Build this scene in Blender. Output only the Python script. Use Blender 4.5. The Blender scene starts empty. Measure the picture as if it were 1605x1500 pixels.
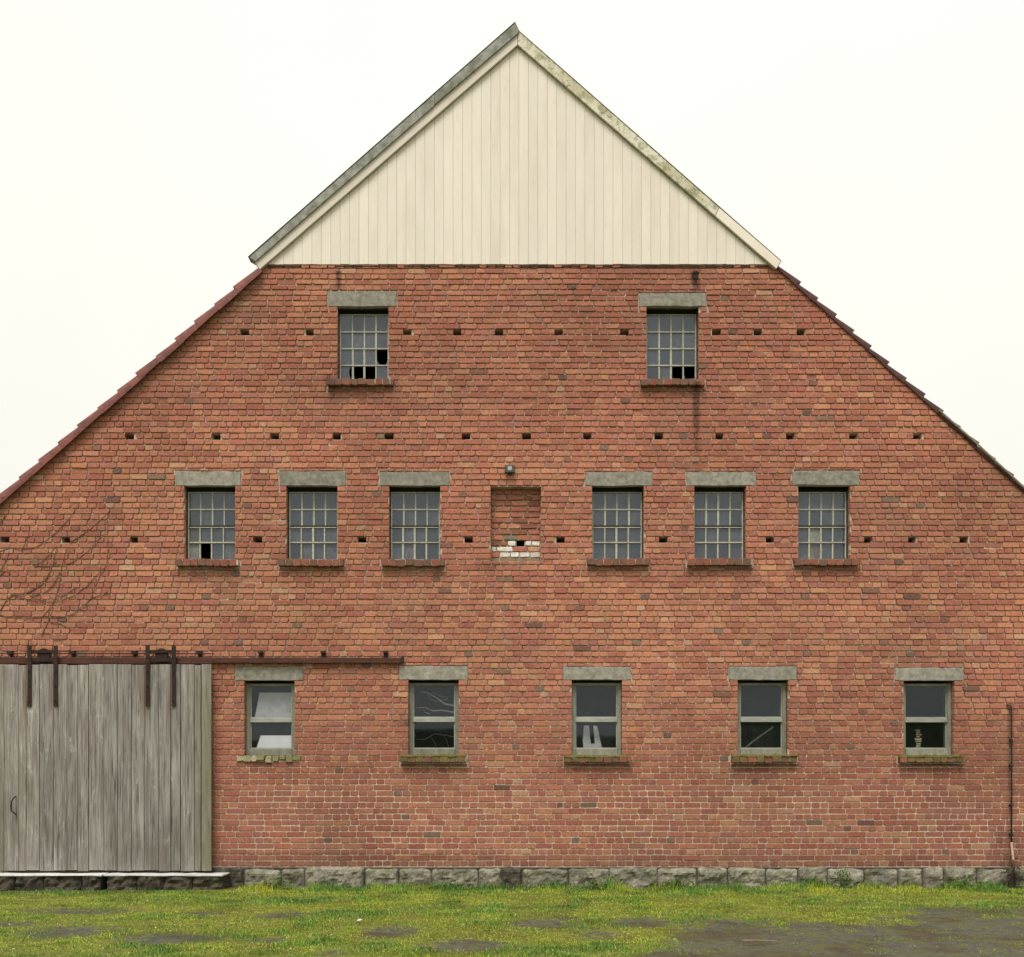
import bpy, math, random
import numpy as np
from mathutils import Vector, noise as mn

# ------------------------------------------------------------------ camera, sky, sun, exposure
S = 0.0086            # metres per photograph pixel on the gable wall
D = 14.0              # distance from camera to wall
PXC, PYG, PYH = 802.5, 1390.0, 1212.0     # centre column, ground line, horizon line
EYE = (PYG - PYH) * S
scn = bpy.context.scene
cam_d = bpy.data.cameras.new("camera")
cam = bpy.data.objects.new("camera", cam_d)
scn.collection.objects.link(cam)
cam.location = (0, -D, EYE)
cam.rotation_euler = (math.radians(90), 0, 0)
cam_d.sensor_fit = 'HORIZONTAL'
cam_d.sensor_width = 36.0
cam_d.lens = 36.0 * D / (1605 * S)
cam_d.shift_y = (PYH - 750.0) / 1605.0
cam_d.clip_end = 3000
scn.camera = cam

world = bpy.data.worlds.new("World"); scn.world = world
world.use_nodes = True
nt = world.node_tree; nt.nodes.clear()
SUN_EL, SUN_AZ = math.radians(52), math.radians(200)
sky = nt.nodes.new('ShaderNodeTexSky'); sky.sky_type = 'NISHITA'; sky.sun_disc = False
sky.sun_elevation = SUN_EL; sky.sun_rotation = SUN_AZ
mul = nt.nodes.new('ShaderNodeMix'); mul.data_type = 'RGBA'; mul.blend_type = 'MULTIPLY'
mul.inputs[0].default_value = 1; mul.inputs[7].default_value = (0.04, 0.04, 0.04, 1)
nt.links.new(sky.outputs[0], mul.inputs[6])
tc = nt.nodes.new('ShaderNodeTexCoord')
sep = nt.nodes.new('ShaderNodeSeparateXYZ'); nt.links.new(tc.outputs['Generated'], sep.inputs[0])
mr = nt.nodes.new('ShaderNodeMapRange')           # overcast: brighter towards the zenith
mr.inputs[1].default_value = 0; mr.inputs[2].default_value = 1
mr.inputs[3].default_value = 0.435; mr.inputs[4].default_value = 0.56
nt.links.new(sep.outputs[2], mr.inputs[0])
cn = nt.nodes.new('ShaderNodeTexNoise'); cn.inputs['Scale'].default_value = 1.6
cn.inputs['Detail'].default_value = 4
nt.links.new(tc.outputs['Generated'], cn.inputs['Vector'])
cr = nt.nodes.new('ShaderNodeMapRange'); cr.inputs[1].default_value = 0.3; cr.inputs[2].default_value = 0.7
cr.inputs[3].default_value = 0.965; cr.inputs[4].default_value = 1.035
nt.links.new(cn.outputs[0], cr.inputs[0])
mm = nt.nodes.new('ShaderNodeMath'); mm.operation = 'MULTIPLY'
nt.links.new(mr.outputs[0], mm.inputs[0]); nt.links.new(cr.outputs[0], mm.inputs[1])
cc = nt.nodes.new('ShaderNodeVectorMath'); cc.operation = 'SCALE'
cc.inputs[0].default_value = (1.0, 0.985, 0.90)
nt.links.new(mm.outputs[0], cc.inputs['Scale'])
mx = nt.nodes.new('ShaderNodeMix'); mx.data_type = 'RGBA'; mx.inputs[0].default_value = 0.94
nt.links.new(mul.outputs[2], mx.inputs[6]); nt.links.new(cc.outputs[0], mx.inputs[7])
bg = nt.nodes.new('ShaderNodeBackground'); bg.inputs[1].default_value = 1.0
nt.links.new(mx.outputs[2], bg.inputs[0])
wo = nt.nodes.new('ShaderNodeOutputWorld'); nt.links.new(bg.outputs[0], wo.inputs[0])

sun_d = bpy.data.lights.new("sun", 'SUN'); sun_d.energy = 1.5; sun_d.angle = math.radians(26)
sun_d.color = (1.0, 0.965, 0.92)
sun = bpy.data.objects.new("sun", sun_d); scn.collection.objects.link(sun)
# light comes from in front of the gable, a little to the left, high up
sd = Vector((-0.14, -0.50, 0.95)).normalized()
sun.rotation_euler = sd.to_track_quat('Z', 'Y').to_euler()
sky.sun_elevation = math.asin(sd.z); sky.sun_rotation = math.atan2(sd.x, sd.y)
vs = scn.view_settings
vs.view_transform = 'Standard'; vs.look = 'None'; vs.gamma = 1; vs.exposure = 1.12
vs.use_curve_mapping = False

C = scn.collection
R = random.Random(7)

def X(px): return (px - PXC) * S
def Z(py): return (PYG - py) * S
def Xf(px, y): return X(px) * (D + y) / D          # same, for a surface standing y in front of / behind the wall
def Zf(py, y): return EYE + (PYH - py) * S * (D + y) / D
def ground(px, py):
    d = D * (PYG - PYH) / (py - PYH)
    return ((px - PXC) * S * d / D, d - D)

# ------------------------------------------------------------------ materials
def new_mat(name):
    m = bpy.data.materials.new(name); m.use_nodes = True
    t = m.node_tree; b = t.nodes['Principled BSDF']
    return m, t, b
def N(t, typ, **kw):
    n = t.nodes.new(typ)
    for k, v in kw.items():
        if k in n.inputs: n.inputs[k].default_value = v
        else: setattr(n, k, v)
    return n
def pos(t, scale=(1, 1, 1), rnd=False):
    g = N(t, 'ShaderNodeNewGeometry')
    v = g.outputs['Position']
    if rnd:
        oi = N(t, 'ShaderNodeObjectInfo')
        s = N(t, 'ShaderNodeMath', operation='MULTIPLY'); s.inputs[1].default_value = 37.0
        t.links.new(oi.outputs['Random'], s.inputs[0])
        a = N(t, 'ShaderNodeVectorMath', operation='ADD')
        t.links.new(v, a.inputs[0]); t.links.new(s.outputs[0], a.inputs[1]); v = a.outputs[0]
    m = N(t, 'ShaderNodeVectorMath', operation='MULTIPLY'); m.inputs[1].default_value = scale
    t.links.new(v, m.inputs[0])
    return m.outputs[0]
def tex(t, vec, scale=5, detail=5, rough=0.6, dist=0.0):
    n = N(t, 'ShaderNodeTexNoise', Scale=scale, Detail=detail, Roughness=rough, Distortion=dist)
    t.links.new(vec, n.inputs['Vector'])
    return n.outputs[0]
def rng(t, f, a, b, c=0.0, d=1.0):
    m = N(t, 'ShaderNodeMapRange')
    for i, v in enumerate((a, b, c, d)): m.inputs[i + 1].default_value = v
    t.links.new(f, m.inputs[0]); return m.outputs[0]
def mix(t, f, a, b, mode='MIX'):
    m = N(t, 'ShaderNodeMix', data_type='RGBA', blend_type=mode)
    for sock, v in ((m.inputs[0], f), (m.inputs[6], a), (m.inputs[7], b)):
        if isinstance(v, (int, float)): sock.default_value = v
        elif isinstance(v, tuple): sock.default_value = v if len(v) == 4 else (*v, 1)
        else: t.links.new(v, sock)
    return m.outputs[2]
def math_(t, op, a, b=None):
    m = N(t, 'ShaderNodeMath', operation=op)
    for i, v in enumerate((a, b)):
        if v is None: continue
        if isinstance(v, (int, float)): m.inputs[i].default_value = v
        else: t.links.new(v, m.inputs[i])
    return m.outputs[0]
def bump(t, b, h, strength=0.5, dist=0.01):
    n = N(t, 'ShaderNodeBump', Strength=strength, Distance=dist)
    t.links.new(h, n.inputs['Height']); t.links.new(n.outputs[0], b.inputs['Normal'])
def setc(t, b, col, rough=0.85, spec=0.3):
    if isinstance(col, tuple): b.inputs['Base Color'].default_value = (*col[:3], 1)
    else: t.links.new(col, b.inputs['Base Color'])
    b.inputs['Roughness'].default_value = rough
    b.inputs['Specular IOR Level'].default_value = spec

def stains(t, col):
    """rusty-black water streaks and damp marks that the wall itself carries"""
    g = N(t, 'ShaderNodeNewGeometry'); sp = N(t, 'ShaderNodeSeparateXYZ'); t.links.new(g.outputs['Position'], sp.inputs[0])
    nz = tex(t, pos(t, (6, 6, 2.2)), 4, 4, 0.65)
    for (cx, w, ya, yb, st) in ((1090, 9, 424, 466, .95), (1091, 8, 600, 740, .6), (531, 6, 424, 462, .75),
                               (520, 16, 585, 640, .35), (1583, 7, 1100, 1400, .4), (48, 9, 1000, 1060, .3),
                               (1583, 40, 1300, 1400, .3), (770, 30, 880, 905, .3), (1088, 60, 405, 430, .3),
                               (400, 600, 1335, 1400, .25), (1300, 700, 1338, 1400, .22)):
        dx = math_(t, 'ABSOLUTE', math_(t, 'SUBTRACT', sp.outputs[0], X(cx)))
        fx = rng(t, dx, 0.0, w * S, 1, 0)
        za, zb = Z(yb), Z(ya)
        f1 = rng(t, sp.outputs[2], za, za + (zb - za) * .7, 0, 1)
        f2 = rng(t, sp.outputs[2], zb, zb - .03, 0, 1)
        f = math_(t, 'MULTIPLY', math_(t, 'MULTIPLY', fx, f1), f2)
        f = math_(t, 'MULTIPLY', f, rng(t, nz, .3, .6, .4, 1.3))
        f = math_(t, 'MINIMUM', math_(t, 'MULTIPLY', f, st * 1.5), st)
        col = mix(t, f, col, (0.02, 0.018, 0.016))
    return col

# brick: colour carried by each brick, mottled
M = {}
m, t, b = new_mat("brick")
at = N(t, 'ShaderNodeAttribute', attribute_name='col')
n1 = tex(t, pos(t), 38, 6, 0.65)
n2 = tex(t, pos(t), 140, 4, 0.7)
n3 = tex(t, pos(t), 1.1, 5, 0.6)
c = mix(t, 1.0, at.outputs['Color'], mix(t, rng(t, n1, .3, .7), (.70, .68, .66), (1.26, 1.29, 1.32)), 'MULTIPLY')
c = mix(t, rng(t, n2, .60, .78, 0, .55), c, (.46, .33, .25))
c = mix(t, rng(t, n2, .40, .25, 0, .6), c, (.10, .045, .035))
c = mix(t, rng(t, n3, .50, .75, 0, .35), c, (.19, .13, .09))
c = stains(t, c)
setc(t, b, c, .92, .15); bump(t, b, n1, .55, .006)
M['brick'] = m

m, t, b = new_mat("mortar")
n1 = tex(t, pos(t), 25, 5, .65); n3 = tex(t, pos(t), .7, 4, .6)
c = mix(t, rng(t, n1, .3, .7), (.38, .28, .21), (.68, .56, .45))
g = N(t, 'ShaderNodeNewGeometry'); sp = N(t, 'ShaderNodeSeparateXYZ'); t.links.new(g.outputs['Position'], sp.inputs[0])
up = math_(t, 'MULTIPLY', rng(t, sp.outputs[2], Z(1250), Z(1080), .1, 1), rng(t, tex(t, pos(t), 9, 4, .6), .52, .38, 0, .6))
c = mix(t, up, c, (.15, .095, .07))
c = mix(t, rng(t, n3, .45, .65, 0, .35), c, (.25, .17, .12))
c = stains(t, c)
setc(t, b, c, .95, .1); bump(t, b, n1, .6, .006)
M['mortar'] = m

def simple(name, c1, c2, scale=20, rough=.85, spec=.3, stretch=(1, 1, 1), spots=None, bs=.4, rnd=True, lo=.3, hi=.7, metal=0, vary=(.85, 1.1)):
    m, t, b = new_mat(name)
    v = pos(t, stretch, rnd)
    n1 = tex(t, v, scale, 6, .65)
    c = mix(t, rng(t, n1, lo, hi), c1, c2)
    if spots:
        for (sc, a, bb, amt, colr) in spots:
            c = mix(t, rng(t, tex(t, v, sc, 5, .65), a, bb, 0, amt), c, colr)
    if rnd:
        oi = N(t, 'ShaderNodeObjectInfo'); q = rng(t, oi.outputs['Random'], 0, 1, vary[0], vary[1])
        cmb = N(t, 'ShaderNodeCombineColor')
        for z_ in range(3): t.links.new(q, cmb.inputs[z_])
        c = mix(t, 1.0, c, cmb.outputs[0], 'MULTIPLY')
    setc(t, b, c, rough, spec); bump(t, b, n1, bs, .006)
    b.inputs['Metallic'].default_value = metal
    M[name] = m
    return m
simple('concrete', (.165, .152, .122), (.37, .345, .288), 16, .93, .2,
       spots=[(60, .58, .72, .6, (.52, .50, .42)), (5, .55, .7, .5, (.13, .135, .075)), (90, .62, .7, .7, (.07, .065, .05))])
simple('slab', (.42, .42, .38), (.70, .70, .66), 12, .75, .4, spots=[(3, .55, .7, .5, (.2, .19, .14))])
simple('stone', (.13, .118, .088), (.36, .325, .25), 11, .95, .2, bs=.8,
       spots=[(2.6, .50, .64, .7, (.10, .095, .075)), (45, .56, .70, .7, (.46, .44, .37)), (6, .46, .62, .75, (.10, .105, .05)), (24, .60, .68, .8, (.045, .04, .032))])
simple('dark_stone', (.022, .019, .014), (.105, .088, .066), 14, .95, .2, bs=.8,
       spots=[(4, .55, .68, .7, (.09, .085, .035)), (30, .62, .72, .6, (.33, .30, .25))])
simple('rust', (.016, .011, .009), (.045, .024, .018), 14, .85, .3, spots=[(30, .6, .75, .6, (.20, .085, .04))])
simple('rail_rust', (.04, .017, .013), (.115, .042, .028), 9, .85, .3, stretch=(.5, 1, 3), spots=[(6, .55, .7, .8, (.035, .025, .02)), (3, .6, .72, .5, (.11, .12, .05))])
simple('tile', (.095, .028, .021), (.24, .068, .048), 9, .7, .4, spots=[(5, .5, .68, .7, (.06, .028, .024)), (40, .62, .75, .5, (.34, .17, .12))])
simple('dark_tile', (.035, .018, .016), (.10, .04, .032), 9, .8, .3, spots=[(5, .55, .68, .6, (.03, .022, .02)), (30, .62, .75, .5, (.2, .1, .07))])
simple('roof', (.05, .025, .02), (.12, .05, .04), 5)
simple('paint_cream', (.69, .625, .525), (.75, .685, .585), 3, .6, .4, stretch=(3, 3, .5), bs=.12, vary=(.955, 1.02),
       spots=[(1.1, .52, .72, .45, (.58, .51, .40)), (26, .66, .76, .6, (.36, .30, .22)), (9, .60, .76, .5, (.52, .45, .34)), (60, .72, .76, .8, (.2, .16, .12))])
simple('barge_cream', (.67, .60, .50), (.74, .67, .57), 3, .6, .4, bs=.12, spots=[(4, .58, .72, .35, (.5, .45, .31))])
simple('barge_algae', (.56, .52, .41), (.66, .62, .50), 3, .7, .3, bs=.2,
       spots=[(1.6, .44, .58, .7, (.36, .33, .18)), (7, .48, .62, .75, (.20, .20, .085)), (22, .54, .66, .7, (.13, .13, .055)), (40, .58, .68, .5, (.72, .67, .58))])
simple('fibre', (.14, .14, .115), (.36, .355, .315), 10, .9, .25, bs=.6,
       spots=[(3, .52, .68, .6, (.11, .125, .07)), (50, .6, .72, .6, (.52, .51, .46))])
simple('putty', (.27, .265, .205), (.52, .51, .42), 30, .75, .3, spots=[(60, .58, .7, .8, (.10, .08, .06))])
simple('window_paint', (.15, .15, .11), (.28, .275, .215), 16, .7, .35, stretch=(1, 1, .35),
       spots=[(60, .62, .74, .7, (.48, .47, .40)), (6, .56, .7, .5, (.15, .16, .07))])
simple('transom_paint', (.22, .225, .19), (.38, .385, .335), 16, .65, .35, stretch=(.35, 1, 1))
simple('dark_wood_and_shade', (.02, .017, .014), (.055, .045, .035), 20)  # dark backing wood, also colours the shade strips at windows and boards
simple('lath', (.22, .19, .12), (.40, .36, .25), 14, stretch=(1, 1, 1))
simple('cloth_and_reflection', (.36, .37, .38), (.56, .57, .58), 8)
simple('branch_reflection', (.16, .155, .14), (.34, .33, .31), 14)
simple('white_sheet', (.62, .64, .67), (.78, .80, .83), 5)
simple('moss', (.10, .10, .022), (.26, .24, .08), 40, .95, .1, bs=1)
simple('vine', (.10, .055, .04), (.21, .125, .09), 30)
simple('black_pipe', (.012, .011, .011), (.035, .03, .028), 20, .6)
simple('tan_pipe', (.28, .19, .13), (.42, .30, .21), 20, .7)
simple('lamp_body', (.05, .05, .042), (.10, .10, .085), 30, .6)
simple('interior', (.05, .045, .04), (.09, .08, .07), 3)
simple('leaf', (.05, .10, .016), (.13, .20, .035), 9, .6, .4)
simple('dry_leaf', (.035, .025, .018), (.09, .065, .04), 9, .8)
simple('litter', (.45, .45, .43), (.58, .58, .56), 9)
simple('stick', (.14, .10, .06), (.26, .19, .11), 20)
simple('hill', (.025, .04, .012), (.06, .085, .03), .25, 1, .0, rnd=False)
m, t, b = new_mat("lamp_glass"); setc(t, b, (.35, .36, .36), .15, .6); M['lamp_glass'] = m

# weathered door boards
m, t, b = new_mat("grey_wood")
v = pos(t, (1, 1, 1), True)
vv = N(t, 'ShaderNodeVectorMath', operation='MULTIPLY'); vv.inputs[1].default_value = (70, 70, 2.2); t.links.new(v, vv.inputs[0])
n1 = tex(t, vv.outputs[0], 1, 6, .7, .6)
v2 = N(t, 'ShaderNodeVectorMath', operation='MULTIPLY'); v2.inputs[1].default_value = (14, 14, 1.1); t.links.new(v, v2.inputs[0])
n2 = tex(t, v2.outputs[0], 1, 5, .6, .4)
c = mix(t, rng(t, n1, .28, .72), (.055, .048, .042), (.44, .405, .365))
c = mix(t, rng(t, n2, .53, .72, 0, .6), c, (.44, .42, .38))
c = mix(t, rng(t, n2, .48, .30, 0, .75), c, (.13, .112, .09))
c = mix(t, rng(t, n1, .42, .32, 0, .95), c, (.03, .026, .021))
pk = tex(t, pos(t, (1, 1, .45), True), 9, 5, .7)
c = mix(t, rng(t, pk, .60, .72, 0, .6), c, (.52, .51, .47))
g = N(t, 'ShaderNodeNewGeometry'); sp = N(t, 'ShaderNodeSeparateXYZ'); t.links.new(g.outputs['Position'], sp.inputs[0])
na = tex(t, pos(t, (1, 1, .5)), 2.5, 5, .6)
lowz = rng(t, sp.outputs[2], Z(1140), Z(1370), 0, .6)
c = mix(t, math_(t, 'MULTIPLY', lowz, rng(t, na, .38, .58)), c, (.125, .112, .085))
c = mix(t, rng(t, na, .54, .68, 0, .4), c, (.16, .135, .115))
edge = rng(t, sp.outputs[0], X(300), X(336), 0, .75)
c = mix(t, math_(t, 'MULTIPLY', edge, rng(t, na, .35, .55)), c, (.165, .155, .085))
edge2 = rng(t, sp.outputs[0], X(20), X(-10), 0, .7)
c = mix(t, edge2, c, (.13, .12, .07))
# rust runs below the four strap ends
for sx, yb in ((47, 1150), (232, 1150), (273, 1140), (88, 1130)):
    dx = math_(t, 'ABSOLUTE', math_(t, 'SUBTRACT', sp.outputs[0], X(sx)))
    f = math_(t, 'MULTIPLY', rng(t, dx, .02, .06, .6, 0), rng(t, sp.outputs[2], Z(yb), Z(1100), 0, 1))
    f = math_(t, 'MULTIPLY', f, rng(t, sp.outputs[2], Z(1050), Z(1100), .3, 1))
    c = mix(t, f, c, (.17, .10, .055))
oi = N(t, 'ShaderNodeObjectInfo'); q = rng(t, oi.outputs['Random'], 0, 1, .92, 1.18); cmb = N(t, 'ShaderNodeCombineColor')
for z_ in range(3): t.links.new(q, cmb.inputs[z_])
c = mix(t, 1.0, c, cmb.outputs[0], 'MULTIPLY')
setc(t, b, c, .9, .2); bump(t, b, n1, .8, .005)
M['grey_wood'] = m

def glass(name, dirt, dirtcol, tint=.75, refl=1.75):
    m, t, b = new_mat(name)
    out = t.nodes['Material Output']; t.nodes.remove(b)
    tr = N(t, 'ShaderNodeBsdfTransparent'); tr.inputs[0].default_value = (tint, tint, tint, 1)
    gl = N(t, 'ShaderNodeBsdfGlossy'); gl.inputs['Roughness'].default_value = .03
    gl.inputs[0].default_value = (.84, .92, 1, 1)
    fr = N(t, 'ShaderNodeFresnel', IOR=1.52)
    f2 = math_(t, 'MULTIPLY', fr.outputs[0], refl)
    m1 = N(t, 'ShaderNodeMixShader'); t.links.new(f2, m1.inputs[0]); t.links.new(tr.outputs[0], m1.inputs[1]); t.links.new(gl.outputs[0], m1.inputs[2])
    df = N(t, 'ShaderNodeBsdfDiffuse')
    n1 = tex(t, pos(t, (1, 1, 1), True), 7, 6, .7, .5)
    n2 = tex(t, pos(t, (1, 1, .3), True), 45, 4, .7)
    oi = N(t, 'ShaderNodeObjectInfo')
    t.links.new(mix(t, rng(t, n2, .4, .7), dirtcol, tuple(min(1, k * 1.6) for k in dirtcol)), df.inputs[0])
    f = math_(t, 'MULTIPLY', rng(t, n1, .25, .8, .35, 1.5), rng(t, oi.outputs['Random'], 0, 1, dirt * .3, dirt * 1.7))
    m2 = N(t, 'ShaderNodeMixShader'); t.links.new(f, m2.inputs[0]); t.links.new(m1.outputs[0], m2.inputs[1]); t.links.new(df.outputs[0], m2.inputs[2])
    t.links.new(m2.outputs[0], out.inputs[0])
    M[name] = m
glass('glass', .26, (.17, .185, .205), .75, 2.3)
glass('clear_glass', .03, (.2, .21, .21), .9, 1.25)
glass('dirty_glass', .75, (.25, .26, .22))

# grass and ground
m, t, b = new_mat("grass")
at = N(t, 'ShaderNodeAttribute', attribute_name='col')
setc(t, b, at.outputs['Color'], .6, .25)
b.inputs['Subsurface Weight'].default_value = 0
M['grass'] = m
m, t, b = new_mat("ground")
at = N(t, 'ShaderNodeAttribute', attribute_name='turf')
n1 = tex(t, pos(t), 14, 7, .7); n2 = tex(t, pos(t), 1.6, 5, .6); n3 = tex(t, pos(t), 90, 4, .7)
dirt = mix(t, rng(t, n1, .3, .7), (.034, .033, .026), (.118, .113, .088))
dirt = mix(t, rng(t, n2, .45, .66), dirt, (.05, .046, .038))
dirt = mix(t, rng(t, n3, .64, .74, 0, .6), dirt, (.22, .205, .175))
dirt = mix(t, rng(t, tex(t, pos(t), 5, 6, .7), .44, .62, 0, .8), dirt, (.09, .095, .026))
turf = mix(t, rng(t, n1, .3, .7), (.06, .065, .014), (.19, .195, .03))
turf = mix(t, rng(t, n2, .45, .65), turf, (.075, .095, .018))
f = math_(t, 'ADD', at.outputs['Fac'], rng(t, n1, .25, .75, -.3, .3))
setc(t, b, mix(t, rng(t, f, .25, .65), dirt, turf), .8, .3)
bump(t, b, math_(t, 'ADD', n1, math_(t, 'MULTIPLY', n3, .4)), .7, .02)
t.links.new(rng(t, n2, .42, .60, .9, .30), b.inputs['Roughness'])
M['ground'] = m

# ------------------------------------------------------------------ mesh helpers
class MB:
    def __init__(s): s.v = []; s.f = []; s.c = []
    def add(s, vs, fs, col=None):
        o = len(s.v); s.v += [tuple(q) for q in vs]
        s.f += [tuple(i + o for i in f) for f in fs]
        s.c += [col or (1, 1, 1)] * len(vs)
    def box(s, x0, x1, y0, y1, z0, z1, col=None, jit=0):
        vs = [(x, y, z) for x in (x0, x1) for y in (y0, y1) for z in (z0, z1)]
        if jit: vs = [tuple(k + R.uniform(-jit, jit) for k in q) for q in vs]
        s.add(vs, [(0, 1, 3, 2), (4, 6, 7, 5), (0, 4, 5, 1), (2, 3, 7, 6), (0, 2, 6, 4), (1, 5, 7, 3)], col)
    def prism(s, pts, y0, y1, col=None):
        """pts: x,z outline seen from the front"""
        n = len(pts)
        vs = [(x, y0, z) for x, z in pts] + [(x, y1, z) for x, z in pts]
        fs = [tuple(range(n)), tuple(range(2 * n - 1, n - 1, -1))] + [(i, i + n, (i + 1) % n + n, (i + 1) % n) for i in range(n)]
        s.add(vs, fs, col)
    def tube(s, pts, r, n=6, col=None, caps=True):
        pts = [Vector(p) for p in pts]; rings = []; vs = []
        for i, p in enumerate(pts):
            a = pts[max(i - 1, 0)]; c = pts[min(i + 1, len(pts) - 1)]
            d = (c - a).normalized()
            u = d.cross(Vector((0, 1, 0)) if abs(d.y) < .9 else Vector((1, 0, 0))).normalized(); w = d.cross(u)
            rr = r[i] if isinstance(r, (list, tuple)) else r
            vs += [p + (u * math.cos(6.2832 * k / n) + w * math.sin(6.2832 * k / n)) * rr for k in range(n)]
        fs = [(i * n + k, i * n + (k + 1) % n, (i + 1) * n + (k + 1) % n, (i + 1) * n + k) for i in range(len(pts) - 1) for k in range(n)]
        if caps: fs += [tuple(range(n)), tuple(range(len(vs) - n, len(vs)))]
        s.add(vs, fs, col)
    def build(s, name, mat, parent=None, color=False, smooth=False, bevel=0):
        me = bpy.data.meshes.new(name); me.from_pydata(s.v, [], s.f)
        if color:
            a = me.color_attributes.new('col', 'FLOAT_COLOR', 'POINT')
            arr = np.ones((len(s.v), 4), dtype=np.float32); arr[:, :3] = np.array(s.c, dtype=np.float32)
            a.data.foreach_set('color', arr.ravel())
        import bmesh
        bm = bmesh.new(); bm.from_mesh(me)
        bmesh.ops.recalc_face_normals(bm, faces=bm.faces)
        if bevel: bmesh.ops.bevel(bm, geom=bm.edges[:], offset=bevel, segments=1, affect='EDGES', clamp_overlap=True)
        bm.to_mesh(me); bm.free()
        if smooth:
            for p in me.polygons: p.use_smooth = True
        me.materials.append(M[mat] if isinstance(mat, str) else mat)
        o = bpy.data.objects.new(name, me); C.objects.link(o)
        if parent: o.parent = parent
        return o
def empty(name, loc=(0, 0, 0), parent=None):
    o = bpy.data.objects.new(name, None); C.objects.link(o); o.location = loc
    if parent: o.parent = parent
    return o
def tag(o, label=None, cat=None, group=None, kind=None):
    if label: o['label'] = label
    if cat: o['category'] = cat
    if group: o['group'] = group
    if kind: o['kind'] = kind
    return o
def pbox(name, mat, parent, x0, y0, x1, y1, f, bk, bevel=0, jit=0):
    """box from photograph rectangle on the wall, front depth f, back depth bk"""
    b = MB(); b.box(X(x0), X(x1), f, bk, Z(y1), Z(y0), jit=jit)
    return b.build(name, mat, parent, bevel=bevel)

# ------------------------------------------------------------------ layout (photograph pixels on the wall plane)
STEEL_TOP = [(529, 481, 609, 597), (1013, 481, 1095, 597)]
STEEL_MID = [(289, 762, 369, 877), (449, 762, 529, 877), (610, 762, 690, 877), (928, 762, 1009, 877), (1088, 762, 1169, 877), (1251, 762, 1332, 877)]
TIMBER = [(383, 1067, 462, 1184), (640, 1066, 719, 1184), (896, 1066, 975, 1184), (1156, 1066, 1235, 1184), (1416, 1067, 1495, 1184)]
BLIND = (769, 763, 848, 880)
DOORWAY = (12, 1056, 310, 1366)
LINT_TOP = [(515, 458, 622, 481), (1001, 460, 1107, 481)]
LINT_MID = [(275, 739, 378, 762), (438, 739, 542, 762), (595, 740, 704, 762), (917, 740, 1022, 762), (1075, 740, 1184, 762), (1242, 738, 1346, 761)]
LINT_LOW = [(369, 1045, 475, 1067), (626, 1044, 733, 1066), (883, 1045, 988, 1066), (1142, 1045, 1248, 1066), (1402, 1047, 1509, 1067)]
SILL_TOP = [(514, 597, 618, 607), (1003, 597, 1105, 607)]
SILL_MID = [(277, 878, 377, 889), (437, 878, 540, 889), (598, 878, 698, 889), (919, 877, 1018, 888), (1075, 877, 1180, 888), (1242, 878, 1345, 888)]
SILL_LOW = [(372, 1184, 470, 1192), (628, 1184, 732, 1195), (883, 1185, 988, 1195), (1145, 1184, 1249, 1195), (1406, 1185, 1509, 1195)]
# courses: piecewise so that openings fall on bed joints
KEYS = [(0, 1358), (19, 1184), (32, 1066), (53, 877), (66, 762), (84, 597), (97, 481), (105, 413)]
def cy(k):
    for (k0, y0), (k1, y1) in zip(KEYS, KEYS[1:]):
        if k <= k1: return y0 + (y1 - y0) * (k - k0) / (k1 - k0)
    return KEYS[-1][1]
HOLES = []
for row, xs in ((519, (384, 486, 639, 717, 782, 875, 979, 1123, 1188, 1255)),
                (683, (203, 339, 430, 528, 610, 730, 825, 921, 1032, 1128, 1239, 1338, 1438)),
                (848, (-90, 8, 104, 211, 404, 567, 734, 879, 1040, 1207, 1361, 1429, 1510, 1620))):
    k = min(range(105), key=lambda q: abs((cy(q) + cy(q + 1)) / 2 - row))
    for x in xs:
        HOLES.append((x - 6.5 + R.uniform(-1, .6), cy(k + 1) - R.uniform(.3, 1.2), x + 6.5 + R.uniform(-.6, 1), cy(k) + R.uniform(0, 1)))
WL, WR = -300, 1905            # ends of the gable wall, outside the picture
def roof_l(y): return 406 - (y - 427) / .889       # x of roof line at height y (left)
def roof_r(y): return 1222 + (y - 425) / .905
def left_at(y): return max(WL, roof_l(y))
def right_at(y): return min(WR, roof_r(y))
WTOP = 416

barn = empty("barn")
tag(barn, "large red brick barn gable with cream boarded top and weathered sliding door", "barn")

# ---- wall sheet (mortar) with real openings
opens = STEEL_TOP + STEEL_MID + TIMBER + [BLIND, DOORWAY] + HOLES
wb = MB()
ys = sorted({WTOP, 1392, *[o[1] for o in opens], *[o[3] for o in opens],
             427 + (406 - WL) * .889, 425 + (WR - 1222) * .905})
ys = [y for y in ys if WTOP <= y <= 1392]
for ya, yb in zip(ys, ys[1:]):
    if yb - ya < 1e-4: continue
    ym = (ya + yb) / 2
    blk = sorted((o[0], o[2]) for o in opens if o[1] < ym < o[3])
    la, lb, ra, rb = left_at(ya), left_at(yb), right_at(ya), right_at(yb)
    xs = [(la, lb)]
    for a, c_ in blk: xs += [(a, a), (c_, c_)]
    xs.append((ra, rb))
    for i in range(0, len(xs), 2):
        (a0, a1), (b0, b1) = xs[i], xs[i + 1]
        if b0 <= a0: continue
        wb.add([(X(a1), 0, Z(yb)), (X(b1), 0, Z(yb)), (X(b0), 0, Z(ya)), (X(a0), 0, Z(ya))], [(0, 1, 2, 3)])
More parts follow.
